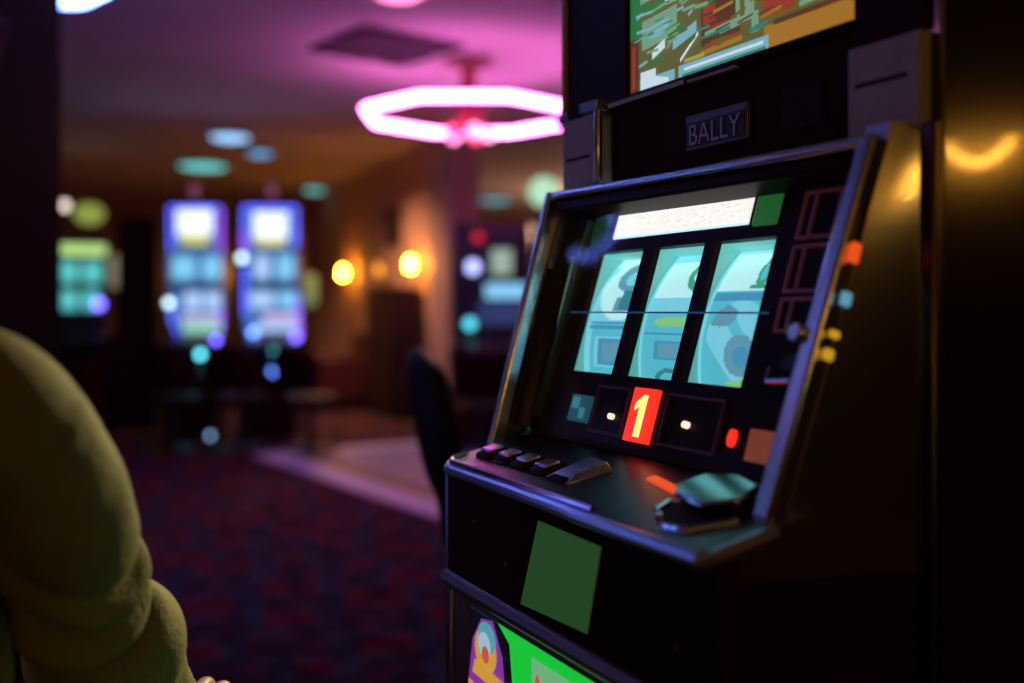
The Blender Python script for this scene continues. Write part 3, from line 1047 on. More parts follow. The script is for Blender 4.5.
# ================================================================== FAR SLOT MACHINES
DARKBODY = pm('dark_machine_body', (0.014, 0.010, 0.016), 0.35, var=0.2, vscale=5)
SIDEG = pm('grey_machine_side', (0.12, 0.12, 0.15), 0.4, var=0.1)
EWHITE = em('screen_white', (0.85, 0.95, 1.0), 1.25)
EYEL = em('screen_yellow', (0.75, 0.70, 0.06), 0.9)
EICE = em('screen_ice_blue', (0.24, 0.66, 0.95), 0.95)
EICE2 = em('screen_pale_blue', (0.45, 0.66, 1.0), 0.95)
EROSE = em('screen_rose', (0.75, 0.6, 0.9), 0.8)
EGRN = em('screen_mint', (0.35, 0.78, 0.62), 0.85)
EDIM = em('screen_dim_blue', (0.07, 0.20, 0.50), 0.8)
EBLUE = em('led_blue', (0.10, 0.10, 1.0), 3.5)
EVIO = em('led_violet', (0.28, 0.06, 0.85), 2.5)
LTEAL = em('lamp_teal', (0.10, 0.62, 0.75), 6.0)
LBLUE = em('lamp_blue', (0.12, 0.25, 0.95), 6.0)
LWHITE = em('lamp_white', (0.65, 0.95, 1.0), 4.0)
LVIO = em('lamp_violet', (0.16, 0.10, 1.0), 6.0)
LMIN = em('lamp_pale_blue', (0.35, 0.55, 1.0), 2.5)
EBLUE2 = em('screen_deep_blue', (0.12, 0.22, 0.85), 2.6)
ROSE = em('lamp_rose', (0.75, 0.22, 0.45), 0.22)


def bonus_machine(name, loc, rz, label, spec, w=0.54, group=None, h=2.04):
    t = thing(name, loc, rz, label, 'slot machine', group)
    hw = w / 2
    m = MB()
    prof = [(0.30, 0.0), (-0.26, 0.0), (-0.26, 0.62), (-0.34, 0.72), (-0.34, 0.80), (-0.10, 0.88), (-0.10, h - 0.05), (-0.06, h), (0.30, h)]
    m.prism(prof, lambda y, z: (-hw, y, z), lambda y, z: (hw, y, z))
    m.build('cabinet', DARKBODY, t, bevel=0.012)
    m = MB().box(-hw + 0.05, hw - 0.05, -0.275, -0.255, 0.10, 0.56)
    m.build('belly_door', SATIN, t, bevel=0.01)
    m = MB()
    m.hexa([(-hw + 0.01, -0.35, 0.795), (hw - 0.01, -0.35, 0.795), (hw - 0.01, -0.11, 0.875), (-hw + 0.01, -0.11, 0.875),
            (-hw + 0.01, -0.35, 0.81), (hw - 0.01, -0.35, 0.81), (hw - 0.01, -0.11, 0.89), (-hw + 0.01, -0.11, 0.89)])
    dk = m.build('button_deck', METALB, t, bevel=0.005)
    for k in range(4):
        m = MB()
        x = -0.15 + k * 0.1
        m.box(x - 0.03, x + 0.03, -0.325, -0.285, 0.81, 0.838)
        m.build('button', SATIN, dk, bevel=0.004)
    for (nm, x0, x1, z0, z1, mt, y) in spec['panels']:
        m = MB().box(x0, x1, y, y + 0.03, z0, z1)
        m.build(nm, mt, t, bevel=0.008)
    for (x, z, r, mt) in spec['leds']:
        m = MB().ball((x, spec.get('ledy', -0.13) if z > 0.9 else (-0.355 if z > 0.7 else -0.285), z), r, 12)
        m.build('lamp', mt, t)
    for (pts, mt, r) in spec.get('strips', []):
        m = MB().tube(pts, r, 8)
        m.build('light_strip', mt, t)
    if 'candle' in spec:
        m = MB().lathe([(0.05, 0), (0.05, 0.03), (0.03, 0.045)], 16, (spec['candle'][0], 0, h))
        cd = m.build('candle', METALB, t)
        m = MB().lathe([(0.034, 0.04), (0.034, 0.15), (0.02, 0.17)], 16, (spec['candle'][0], 0, h))
        m.build('candle_lens', spec['candle'][1], cd)
    return t


k9 = 9.3
pa, pb = at(198, 310, k9), at(272, 310, k9)
yv = -0.115
specA = dict(
    panels=[('top_screen', -0.155, 0.15, 1.75, 1.97, EWHITE, yv), ('screen_banner', -0.12, 0.12, 1.665, 1.745, EYEL, yv), ('screen_surround', -0.19, 0.19, 1.62, 2.0, EDIM, yv + 0.008),
            ('reel_screen', -0.19, 0.0, 1.37, 1.56, EICE, yv), ('reel_screen', 0.07, 0.22, 1.37, 1.56, EICE, yv), ('mid_glow', -0.23, 0.24, 1.33, 1.60, EDIM, yv + 0.008),
            ('bonus_screen', -0.09, 0.06, 1.10, 1.26, EICE2, yv), ('bonus_screen', 0.09, 0.22, 1.10, 1.26, EICE2, yv), ('lower_glow', -0.22, 0.24, 0.98, 1.28, EDIM, yv + 0.008),
            ('lower_band', -0.11, 0.23, 1.01, 1.06, EROSE, yv), ('lower_screen', -0.11, 0.23, 0.90, 1.00, EGRN, yv)],
    leds=[(-0.215, 1.16, 0.032, LWHITE), (0.235, 0.845, 0.03, LVIO), (0.105, 0.725, 0.03, LTEAL), (0.044, 0.55, 0.03, LTEAL), (0.17, 0.03, 0.02, LMIN)],
    strips=[([(-0.205, -0.12, 1.62), (-0.21, -0.12, 1.99), (0.21, -0.12, 1.99)], EBLUE, 0.009), ([(0.225, -0.12, 1.98), (0.22, -0.12, 1.60)], EVIO, 0.012),
            ([(-0.205, -0.12, 1.1), (-0.17, -0.13, 0.95), (-0.11, -0.16, 0.86)], EBLUE, 0.006), ([(0.225, -0.12, 1.12), (0.23, -0.13, 0.92)], EVIO, 0.008)],
    candle=(-0.03, ROSE))
A1 = bonus_machine('slot_machine', (pa.x, k9, 0), R(3), 'tall far slot machine with blue lit screens, left one of the lit pair', specA, w=0.46, group='tall video slot machines')
specB = dict(
    panels=[('top_screen', -0.14, 0.15, 1.72, 1.95, EWHITE, yv), ('screen_banner', -0.12, 0.13, 1.655, 1.715, EYEL, yv), ('screen_surround', -0.22, 0.22, 1.60, 2.0, EDIM, yv + 0.008),
            ('reel_screen', -0.13, 0.0, 1.37, 1.57, EICE2, yv), ('reel_screen', 0.06, 0.20, 1.37, 1.57, EICE, yv), ('mid_glow', -0.21, 0.24, 1.34, 1.59, EDIM, yv + 0.008),
            ('bonus_screen', -0.17, 0.03, 1.12, 1.26, EICE2, yv), ('bonus_screen', 0.07, 0.22, 1.12, 1.26, EICE, yv), ('lower_glow', -0.22, 0.26, 0.92, 1.29, EDIM, yv + 0.008),
            ('lower_band', -0.06, 0.24, 1.00, 1.07, EROSE, yv), ('lower_screen', -0.12, 0.24, 0.91, 0.985, EICE2, yv)],
    leds=[(-0.237, 1.55, 0.032, LWHITE), (-0.14, 0.905, 0.034, LBLUE), (0.255, 0.87, 0.034, LVIO), (0.09, 0.745, 0.032, LTEAL), (0.055, 0.575, 0.028, LBLUE)],
    strips=[([(-0.22, -0.12, 1.58), (-0.225, -0.12, 1.78)], EVIO, 0.014), ([(-0.225, -0.12, 1.8), (-0.225, -0.12, 1.99), (0.225, -0.12, 1.99), (0.23, -0.12, 1.66)], EBLUE, 0.009),
            ([(-0.22, -0.12, 1.48), (-0.215, -0.12, 1.05)], EBLUE, 0.008), ([(0.235, -0.12, 1.2), (0.265, -0.13, 0.88)], EVIO, 0.010)],
    candle=(0.0, ROSE))
A2 = bonus_machine('slot_machine', (pb.x, k9, 0), R(4), 'tall far slot machine with blue lit screens, right one of the lit pair', specB, w=0.48, group='tall video slot machines')
# a machine beside them turned side-on
specT = dict(panels=[('top_screen', -0.2, 0.2, 1.55, 1.85, EDIM, yv), ('reel_screen', -0.2, 0.2, 1.0, 1.4, EDIM, yv)], leds=[])
pt = at(140, 310, 9.9)
bonus_machine('slot_machine', (pt.x, 9.9, 0), R(-100), 'dark slot machine turned side-on beside the left one of the lit pair', specT, group='tall video slot machines', w=0.46, h=1.95)

# group at the far left
kC = 11.0
pc = at(80, 310, kC)
LIME_S = em('sign_lime', (0.55, 0.85, 0.28), 1.0)
LIME_D = em('sign_moss', (0.32, 0.40, 0.08), 0.8)
CTEAL = em('screen_teal', (0.12, 0.62, 0.62), 0.9)
CREAM = em('lamp_cream', (0.85, 0.72, 0.60), 2.2)
specC = dict(
    panels=[('lit_sign', -0.26, 0.26, 1.665, 1.775, LIME_S, -0.13), ('reel_screen', -0.21, -0.01, 1.38, 1.60, CTEAL, yv), ('reel_screen', 0.03, 0.22, 1.38, 1.60, CTEAL, yv),
            ('lower_screen', -0.20, -0.01, 1.10, 1.30, CTEAL, yv), ('lower_screen', 0.03, 0.20, 1.10, 1.30, CTEAL, yv)],
    leds=[(0.19, 1.16, 0.05, LVIO)])
C1 = bonus_machine('slot_machine', (pc.x, kC, 0), R(18), 'far slot machine with lime sign and four teal screens by the dark pillar', specC, group='tall video slot machines', h=1.86)
m = MB().lathe([(0.02, 0.0), (0.02, 0.16)], 12, (0.09, 0, 1.86))
tpz = m.build('topper_post', METALB, C1)
m = MB().ball((0.09, 0, 2.10), 0.15, 20, 0.75)
m.build('topper_globe', LIME_D, tpz)
m = MB().lathe([(0.015, 0.0), (0.015, 0.29)], 12, (-0.15, 0, 1.86))
tq = m.build('lamp_post', METALB, C1)
m = MB().ball((-0.15, 0, 2.18), 0.05, 14)
m.build('lamp_globe', CREAM, tq)

# machines half hidden behind the big one
kE = 8.5
pe = at(492, 310, kE)
ERED = em('sign_red', (0.85, 0.02, 0.03), 1.0)
specE = dict(
    panels=[('lit_sign', -0.130, -0.065, 1.645, 1.71, ERED, yv), ('reel_screen', 0.01, 0.17, 1.38, 1.58, em('screen_sage', (0.40, 0.62, 0.45), 0.7), yv), ('lower_screen', -0.04, 0.28, 1.19, 1.31, EICE, yv),
            ('lower_glow', -0.10, 0.28, 0.98, 1.16, em('screen_faint_blue', (0.04, 0.06, 0.20), 0.6), yv + 0.008)],
    leds=[(-0.136, 1.44, 0.055, em('lamp_lilac', (0.42, 0.46, 0.95), 2.5)), (-0.16, 0.99, 0.045, em('lamp_turquoise', (0.08, 0.60, 0.75), 2.2))])
bonus_machine('slot_machine', (pe.x, kE, 0), R(-6), 'far slot machine with a small square red sign, half hidden by the large machine', specE, w=0.60, group='tall video slot machines', h=1.80)
pf = at(568, 310, kE)
specF = dict(panels=[('top_screen', -0.18, 0.18, 1.30, 1.60, EDIM, yv), ('reel_screen', -0.2, 0.2, 0.95, 1.25, EICE, yv)], leds=[])
F1 = bonus_machine('slot_machine', (pf.x, kE + 0.1, 0), R(-6), 'far slot machine topped by a pale green globe, mostly behind the large machine', specF, w=0.52, group='tall video slot machines', h=1.80)
m = MB().lathe([(0.02, 0.0), (0.02, 0.16)], 12, (-0.19, 0, 1.80))
gq = m.build('topper_post', METALB, F1)
m = MB().ball((-0.19, 0, 2.06), 0.125, 20)
m.build('topper_globe', em('globe_mint', (0.42, 0.80, 0.50), 1.0), gq)

# unseen pair of machines out to the left, added so the chrome reflects blue
specG = dict(
    panels=[('top_screen', -0.2, 0.2, 1.48, 1.86, EDIM, yv), ('reel_screen', -0.2, 0.2, 1.02, 1.40, EBLUE2, yv), ('belly_screen', -0.18, 0.18, 0.12, 0.52, EBLUE2, -0.28)],
    leds=[(-0.2, 1.44, 0.02, LVIO), (0.2, 1.44, 0.02, LVIO)])
for gy, lab in ((2.55, 'added unseen blue-screened slot machine out to the left, nearer of the two there'), (3.35, 'added unseen blue-screened slot machine out to the left, farther of the two there')):
    bonus_machine('slot_machine', (-3.3, gy, 0), R(75), lab, specG, w=0.6, group='tall video slot machines', h=1.95)

# chairs in front of the far machines
for (px, Y, rz, lab) in ((174, 8.35, 8, 'dark chair in front of the left one of the lit pair of slot machines'),
                         (240, 8.4, -6, 'dark chair between and in front of the lit pair of slot machines'),
                         (311, 8.3, -24, 'dark chair in front of the right one of the lit pair, turned toward it'),
                         (482, 7.6, 4, 'dark chair in front of the far slot machine with the red sign')):
    p = at(px, 310, Y)
    casino_chair('casino_chair', (p.x, Y, 0), R(rz), 0.44, lab, 'chair', 'padded casino chairs', back_h=0.36, back_w=0.44)

# ================================================================== LAMPS AND FITTINGS
NEONP = em('pink_white_neon', (1.0, 0.19, 0.80), 19.0)
NEONB = em('blue_violet_neon', (0.15, 0.24, 1.0), 20.0)
REDL = em('red_bulb', (1.0, 0.06, 0.18), 2.5)
PINKL = em('pink_bulb', (1.0, 0.30, 0.62), 4.0)


def ring_lamp(name, loc, label, neon, RAD=0.65, drop=0.37, rot=0.0, group='octagonal neon ceiling lamps'):
    t = thing(name, loc, rot, label, 'ceiling lamp', group)        # origin at the ceiling
    m = MB().lathe([(0.0, 0.0), (0.16, 0.0), (0.15, -0.04), (0.06, -0.07)], 24)
    m.build('canopy', pm('bronze_canopy', (0.25, 0.10, 0.08), 0.4, 0.7), t)
    m = MB().lathe([(0.05, -0.06), (0.05, -drop + 0.06), (0.085, -drop + 0.02), (0.085, -drop - 0.10), (0.04, -drop - 0.13)], 20)
    m.build('stem', pm('red_metal', (0.45, 0.05, 0.07), 0.35, 0.5), t)
    m = MB()
    for k in range(4):
        a = k * PI / 2 + PI / 8
        m.tube([(0.05 * math.cos(a), 0.05 * math.sin(a), -drop), (RAD * 0.93 * math.cos(a), RAD * 0.93 * math.sin(a), -drop)], 0.010, 8)
    m.build('arm', pm('red_metal', (0, 0, 0)), t)
    rr = RAD / math.cos(PI / 8)
    pts = []
    for k in range(8):
        a0 = k * PI / 4 + PI / 8
        a1 = a0 + PI / 4
        p0, p1 = Vector((rr * math.cos(a0), rr * math.sin(a0), -drop)), Vector((rr * math.cos(a1), rr * math.sin(a1), -drop))
        for f in (0.04, 0.5, 0.96):
            pts.append(p0.lerp(p1, f))
    m = MB().tube(pts, 0.023, 10, closed=True)
    m.build('neon_tube', neon, t)
    for k in range(5):
        a = k * 2 * PI / 5
        m = MB().ball((0.13 * math.cos(a), 0.13 * math.sin(a), -drop - 0.12), 0.045, 14)
        m.build('bulb', PINKL if k % 2 == 0 else REDL, t)
    return t


D1 = (CEIL - EYE - 0.37) * F_PX / 194.0
p1 = at(469, 310, D1)
ring_lamp('neon_ring_lamp', (p1.x, D1, CEIL), 'octagonal pink neon ring lamp hanging from the ceiling', NEONP)
ring_lamp('neon_ring_lamp', (-3.5, 1.95, CEIL), 'added unseen octagonal blue neon ring lamp on the ceiling, out to the left of the seated person', em('added_dim_blue_neon', (0.18, 0.24, 1.0), 4.0))  # added so the chrome frame strips reflect blue
ring_lamp('neon_ring_lamp', (-2.05, 3.75, CEIL), 'octagonal blue neon ring lamp hanging from the ceiling beyond the left edge', NEONB)


def dome_lamp(name, loc, r, col, es, label, h=0.10):
    t = thing(name, loc, 0, label, 'ceiling lamp', 'round ceiling lamps')
    m = MB().lathe([(0.0, 0.0), (r, 0.0), (r, -0.03), (r * 0.94, -0.035)], 32)
    m.build('rim', METALB, t)
    m = MB().lathe([(r * 0.93, -0.03), (r * 0.80, -0.03 - h * 0.55), (r * 0.5, -0.03 - h * 0.9), (0.0, -0.03 - h)], 32)
    m.build('diffuser', em('diffuser_' + label.split()[0] + '_' + str(len(MATS)), col, es), t)
    return t


dome_lamp('dome_lamp', (at(398, 310, 5.15).x, 5.15, CEIL), 0.19, (1.0, 0.22, 0.50), 2.6, 'pink dome lamp on the ceiling at the top of the picture', 0.11)
for (px, Y, r, h, col, es, lab) in ((230, 9.9, 0.20, 0.04, (0.32, 0.60, 1.0), 1.6, 'blue-white round ceiling lamp, upper one of the three above the lit machines'),
                                    (203, 11.9, 0.29, 0.04, (0.16, 0.66, 0.62), 1.2, 'sea-green round ceiling lamp, largest of the three above the lit machines'),
                                    (260, 10.9, 0.14, 0.04, (0.12, 0.38, 0.72), 1.3, 'small blue round ceiling lamp, right one of the three above the lit machines'),
                                    (314, 14.2, 0.15, 0.05, (0.14, 0.50, 0.45), 1.3, 'small dull green round ceiling lamp right of the lit pair of slot machines'),
                                    (495, 15.6, 0.26, 0.04, (0.10, 0.36, 0.42), 1.2, 'dull teal round ceiling lamp above the small red sign')):
    dome_lamp('round_ceiling_lamp', (at(px, 310, Y).x, Y, CEIL), r, col, es, lab, h)

# square air vent
va = [at(305, 50, 0), 0]
vq = Vector((0, 0, 0))
for (px, py) in ((305, 50), (380, 24), (465, 42), (395, 65)):
    Yv = (CEIL - EYE) * F_PX / (HORIZON - py)
    vq += at(px, py, Yv) / 4
vent = thing('air_vent', (vq.x, vq.y, CEIL), R(39), 'dark square air vent in the ceiling beside the pink neon ring', 'vent')
VD = pm('dark_vent_metal', (0.02, 0.012, 0.018), 0.7, spec=0.1)
m = MB()
hv = 0.36
for (a, b, c, d) in ((-hv, hv, -hv, -hv + 0.04), (-hv, hv, hv - 0.04, hv), (-hv, -hv + 0.04, -hv + 0.04, hv - 0.04), (hv - 0.04, hv, -hv + 0.04, hv - 0.04)):
    m.box(a, b, c, d, -0.02, 0.0)
m.build('frame', pm('plum_vent_frame', (0.035, 0.02, 0.03), 0.7, spec=0.1), vent, bevel=0.004)
m = MB()
for k in range(11):
    y = -hv + 0.06 + k * (2 * hv - 0.12) / 10
    m.hexa([(-hv + 0.04, y - 0.025, -0.016), (hv - 0.04, y - 0.025, -0.016), (hv - 0.04, y + 0.02, -0.002), (-hv + 0.04, y + 0.02, -0.002),
            (-hv + 0.04, y - 0.025, -0.012), (hv - 0.04, y - 0.025, -0.012), (hv - 0.04, y + 0.02, 0.0), (-hv + 0.04, y + 0.02, 0.0)])
m.build('louvre', VD, vent)

# wall sconces
WARM = (1.0, 0.36, 0.025)


def sconce(s, z, es, label, r=0.040):
    p = wall_pt(s, 0.0, z)
    t = thing('wall_sconce', p, math.atan2(WN.y, WN.x) - PI / 2, label, 'wall lamp', 'wall sconces')
    # local +y points into the room
    m = MB().box(-0.05, 0.05, 0.0, 0.02, -0.12, 0.08)
    m.build('back_plate', pm('brass', (0.55, 0.36, 0.14), 0.35, 1.0), t, bevel=0.01)
    m = MB().tube([(0, 0.02, -0.06), (0, 0.08, -0.09), (0, 0.13, -0.06), (0, 0.13, -0.03)], 0.009, 8)
    m.build('arm', pm('brass', (0, 0, 0)), t)
    m = MB().lathe([(0.0, -0.04), (r * 0.7, -0.03), (r, 0.02), (r * 0.75, 0.06), (r * 0.3, 0.09), (0.0, 0.10)], 18, (0, 0.13, 0))
    m.build('lamp_shade', em('sconce_glow_%d' % int(es * 10), WARM, es, (0.5, 0.3, 0.1)), t)
    return t


sconce(0.0, 1.535, 110.0, 'brightly lit amber wall sconce, farther of the two bright ones')
sconce(2.68, 1.535, 110.0, 'brightly lit amber wall sconce, nearer of the two bright ones')
sconce(1.56, 1.52, 1.4, 'dim amber wall sconce between the two bright ones', 0.05)
for nm, p, col, lab in (('pillar_lamp', at(308, 290, 13.2), (0.16, 0.24, 0.09), 'pale green upright lamp just right of the lit pair of slot machines'),
                        ('pillar_lamp', at(117, 272, 13.0), (0.22, 0.20, 0.14), 'dim cream upright lamp right of the machine with the lime sign')):
    t = thing(nm, (p.x, p.y, 0), 0, lab, 'lamp', 'upright lamps')
    MB().lathe([(0.0, 0), (0.13, 0), (0.13, 0.02), (0.03, 0.05), (0.02, 0.06), (0.02, p.z - 0.2), (0.05, p.z - 0.19)], 20).build('stand', METALB, t)
    MB().lathe([(0.06, p.z - 0.2), (0.11, p.z - 0.17), (0.11, p.z + 0.17), (0.06, p.z + 0.2)], 20).build('lamp_shade', em('upright_' + lab.split()[1], col, 0.9), t)

# sideboard, picture and armchair along the sconce wall
rzw = math.atan2(WN.y, WN.x) - PI / 2
t = thing('sideboard', wall_pt(2.25, 0.03, 0), rzw, 'dark brown tall sideboard against the wall between the bright sconces', 'cabinet')
DW = pm('dark_walnut', (0.045, 0.018, 0.012), 0.45, var=0.3, vscale=10)
MB().box(-0.45, 0.45, 0.0, 0.30, 0.06, 1.30).box(-0.42, 0.42, 0.02, 0.27, 0.0, 0.06).build('body', DW, t, bevel=0.01)
MB().box(-0.48, 0.48, -0.005, 0.33, 1.30, 1.335).build('top', DW, t, bevel=0.01)
for k in range(2):
    x0 = -0.43 + k * 0.435
    d = MB().box(x0, x0 + 0.425, 0.30, 0.318, 0.10, 1.26).build('door', DW, t, bevel=0.008)
    hx = x0 + (0.385 if k == 0 else 0.04)
    MB().tube([(hx, 0.318, 0.62), (hx, 0.34, 0.63), (hx, 0.34, 0.75), (hx, 0.318, 0.76)], 0.007, 8).build('handle', METALB, d)
t = thing('framed_picture', wall_pt(1.75, 0.002, 1.80), rzw, 'small dark framed picture on the wall above the dim sconce', 'picture')
m = MB()
for q in ((-0.24, 0.24, 0.0, 0.04), (-0.24, 0.24, 0.36, 0.40), (-0.24, -0.20, 0.04, 0.36), (0.20, 0.24, 0.04, 0.36)):
    m.box(q[0], q[1], 0, 0.03, q[2], q[3])
m.build('frame', DW, t, bevel=0.005)
MB().box(-0.20, 0.20, 0.004, 0.014, 0.04, 0.36).build('canvas', pm('dark_canvas', (0.05, 0.03, 0.025), 0.7, var=0.5, vscale=12), t)

p = at(360, 310, 12.0)
t = thing('armchair', wall_pt(1.12, 0.55, 0), rzw, 'low dark red armchair against the wall under the sconces', 'armchair')
MB().box(-0.34, 0.34, -0.30, 0.36, 0.14, 0.40).build('seat', DARKRED, t, bevel=0.04, seg=3)
m = MB()
m.hexa([(-0.36, -0.36, 0.14), (0.36, -0.36, 0.14), (0.36, -0.22, 0.14), (-0.36, -0.22, 0.14), (-0.32, -0.46, 0.86), (0.32, -0.46, 0.86), (0.32, -0.34, 0.86), (-0.32, -0.34, 0.86)])
m.build('backrest', DARKRED, t, bevel=0.05, seg=3)
for sx in (-1, 1):
    MB().box(min(sx * 0.36, sx * 0.47), max(sx * 0.36, sx * 0.47), -0.34, 0.34, 0.12, 0.60).build('armrest', DARKRED, t, bevel=0.035, seg=3)
    for sy in (-0.26, 0.28):
        MB().lathe([(0.02, 0.0), (0.028, 0.14)], 12, (sx * 0.38, sy, 0)).build('leg', DW, t)

# loudspeaker bracketed to the pillar, with its cable
t = thing('loudspeaker', (PX - 0.03, 2.86, 1.72), R(-12), 'black loudspeaker bracketed high on the dark pillar', 'loudspeaker')
m = MB()
m.hexa([(-0.14, -0.12, 0.0), (0.03, -0.12, 0.0), (0.03, 0.10, 0.0), (-0.14, 0.10, 0.0), (-0.16, -0.14, 0.22), (0.085, -0.14, 0.18), (0.085, 0.10, 0.18), (-0.16, 0.10, 0.24)])
m.build('housing', SATIN, t, bevel=0.015)
MB().box(-0.13, 0.03, -0.135, -0.122, 0.03, 0.18).build('grille', BLACK, t, bevel=0.004)
MB().tube([(0.07, 0.05, 0.18), (0.085, 0.04, 0.215), (0.11, 0.03, 0.30), (0.12, 0.03, 0.45), (0.10, 0.06, CEIL - 1.72)], 0.007, 8).build('cable', BLACK, t)
MB().box(-0.06, -0.02, 0.09, 0.19, 0.08, 0.13).build('bracket', METALB, t)

# amber rope lights in swags on the right-hand wall (seen mirrored in the machine's side)
ROPE = em('amber_rope_light', (1.0, 0.42, 0.05), 85.0)
for (ya, yb, lab) in ((-0.31, -0.02, 'amber rope light draped in a swag on the right-hand wall'),):
    t = thing('rope_light', (4.43, (ya + yb) / 2, 1.9), 0, lab, 'rope light')
    hw = (yb - ya) / 2
    pts = [(-0.03, -hw + 2 * hw * i / 14, -0.06 - 0.10 * (1 - ((i - 7) / 7) ** 2)) for i in range(15)]
    MB().tube(pts, 0.0075, 8).build('light_tube', ROPE, t)
    m = MB()
    for sy in (-hw, hw):
        m.tube([(0.02, sy, -0.05), (-0.03, sy, -0.05), (-0.03, sy, -0.065)], 0.008, 8)
    m.build('hook', METALB, t)
t = thing('added_drum_chandelier', (0.42, -3.05, CEIL), 0, 'amber drum chandelier with a teal globe under it, hanging unseen behind the viewer', 'ceiling lamp')  # placed so the machine's side panel mirrors its amber and teal glow
MB().lathe([(0.0, 0.0), (0.07, 0.0), (0.06, -0.02), (0.008, -0.03), (0.008, -1.30)], 16).build('stem', METALB, t)
MB().lathe([(0.12, -1.12), (0.33, -1.11), (0.30, -0.66), (0.12, -0.65)], 32).build('lamp_shade', em('added_amber_drum', (0.90, 0.40, 0.03), 6.0, (0.5, 0.3, 0.1)), t)
for k in range(5):
    a_ = 0.6 + k * 2 * PI / 5
    MB().tube([(0.30 * math.cos(a_), 0.30 * math.sin(a_), -0.96), (0.39 * math.cos(a_), 0.39 * math.sin(a_), -0.97), (0.39 * math.cos(a_), 0.39 * math.sin(a_), -0.93)], 0.007, 8).build('arm', METALB, t)
    MB().ball((0.39 * math.cos(a_), 0.39 * math.sin(a_), -0.895), 0.034, 14, 1.3).build('bulb', em('chandelier_bulb', (1.0, 0.55, 0.15), 26.0), t)
MB().ball((0, 0, -1.36), 0.11, 20).build('finial_globe', em('teal_globe', (0.25, 0.66, 0.55), 6.0), t)

# unseen pendant, added behind the big machine to rim the sitter's sleeve
sp = thing('added_rim_pendant', (0.25, 2.55, CEIL), 0, 'added green shaded pendant lamp, unseen behind the large slot machine', 'ceiling lamp')
MB().lathe([(0.0, 0.0), (0.06, 0.0), (0.05, -0.02), (0.008, -0.03), (0.008, -1.08)], 16).build('cord', METALB, sp)
MB().lathe([(0.03, -1.06), (0.05, -1.07), (0.14, -1.18), (0.145, -1.20), (0.135, -1.19), (0.04, -1.08)], 24).build('lamp_shade', pm('added_green_enamel', (0.03, 0.12, 0.04), 0.3), sp)
ld = bpy.data.lights.new('sleeve_rim_spot', 'SPOT')
ld.energy = 175
ld.color = (1.0, 0.88, 0.42)
ld.spot_size = R(26)
ld.spot_blend = 0.4
ld.shadow_soft_size = 0.05
lo = bpy.data.objects.new('sleeve_rim_spot', ld)
COL.objects.link(lo)
lo.location = (0.25, 2.55, CEIL - 1.215)
lo.rotation_euler = (Vector((-0.36, 0.85, 0.92)) - lo.location).to_track_quat('-Z', 'Y').to_euler()


# ================================================================== THE SITTER
SKIN = pm('skin', (0.50, 0.26, 0.20), 0.5, var=0.05)
SWEAT = pm('olive_yellow_sweater', (0.17, 0.135, 0.036), 0.85, var=0.10, vscale=25, bump=0.25, bscale=220)
TROUS = pm('dark_trousers', (0.02, 0.02, 0.03), 0.8, var=0.2)
HAIR = pm('dark_hair', (0.018, 0.010, 0.008), 0.5, var=0.3)
SHOE = pm('black_shoe', (0.015, 0.012, 0.012), 0.4)


def skin_mesh(name, nodes, edges, root, levels=2):
    """nodes: {key: (pos, radius)}; grown with the Skin modifier and returned as a plain mesh"""
    keys = list(nodes)
    me = bpy.data.meshes.new(name + '_src')
    me.from_pydata([nodes[k][0] for k in keys], [(keys.index(a), keys.index(b)) for a, b in edges], [])
    o = bpy.data.objects.new(name + '_src', me)
    COL.objects.link(o)
    o.modifiers.new('skin', 'SKIN')
    if not me.skin_vertices:
        bpy.context.view_layer.objects.active = o
    sv = me.skin_vertices[0].data
    for i, k in enumerate(keys):
        r = nodes[k][1]
        sv[i].radius = r if isinstance(r, tuple) else (r, r)
        sv[i].use_root = (k == root)
    o.modifiers['skin'].use_smooth_shade = True
    sub = o.modifiers.new('sub', 'SUBSURF')
    sub.levels = sub.render_levels = levels
    bpy.context.view_layer.update()
    dg = bpy.context.evaluated_depsgraph_get()
    out = bpy.data.meshes.new_from_object(o.evaluated_get(dg))
    bpy.data.objects.remove(o)
    bpy.data.meshes.remove(me)
    out.name = name
    out.polygons.foreach_set('use_smooth', [True] * len(out.polygons))
    return out


def V(*a): return Vector(a)


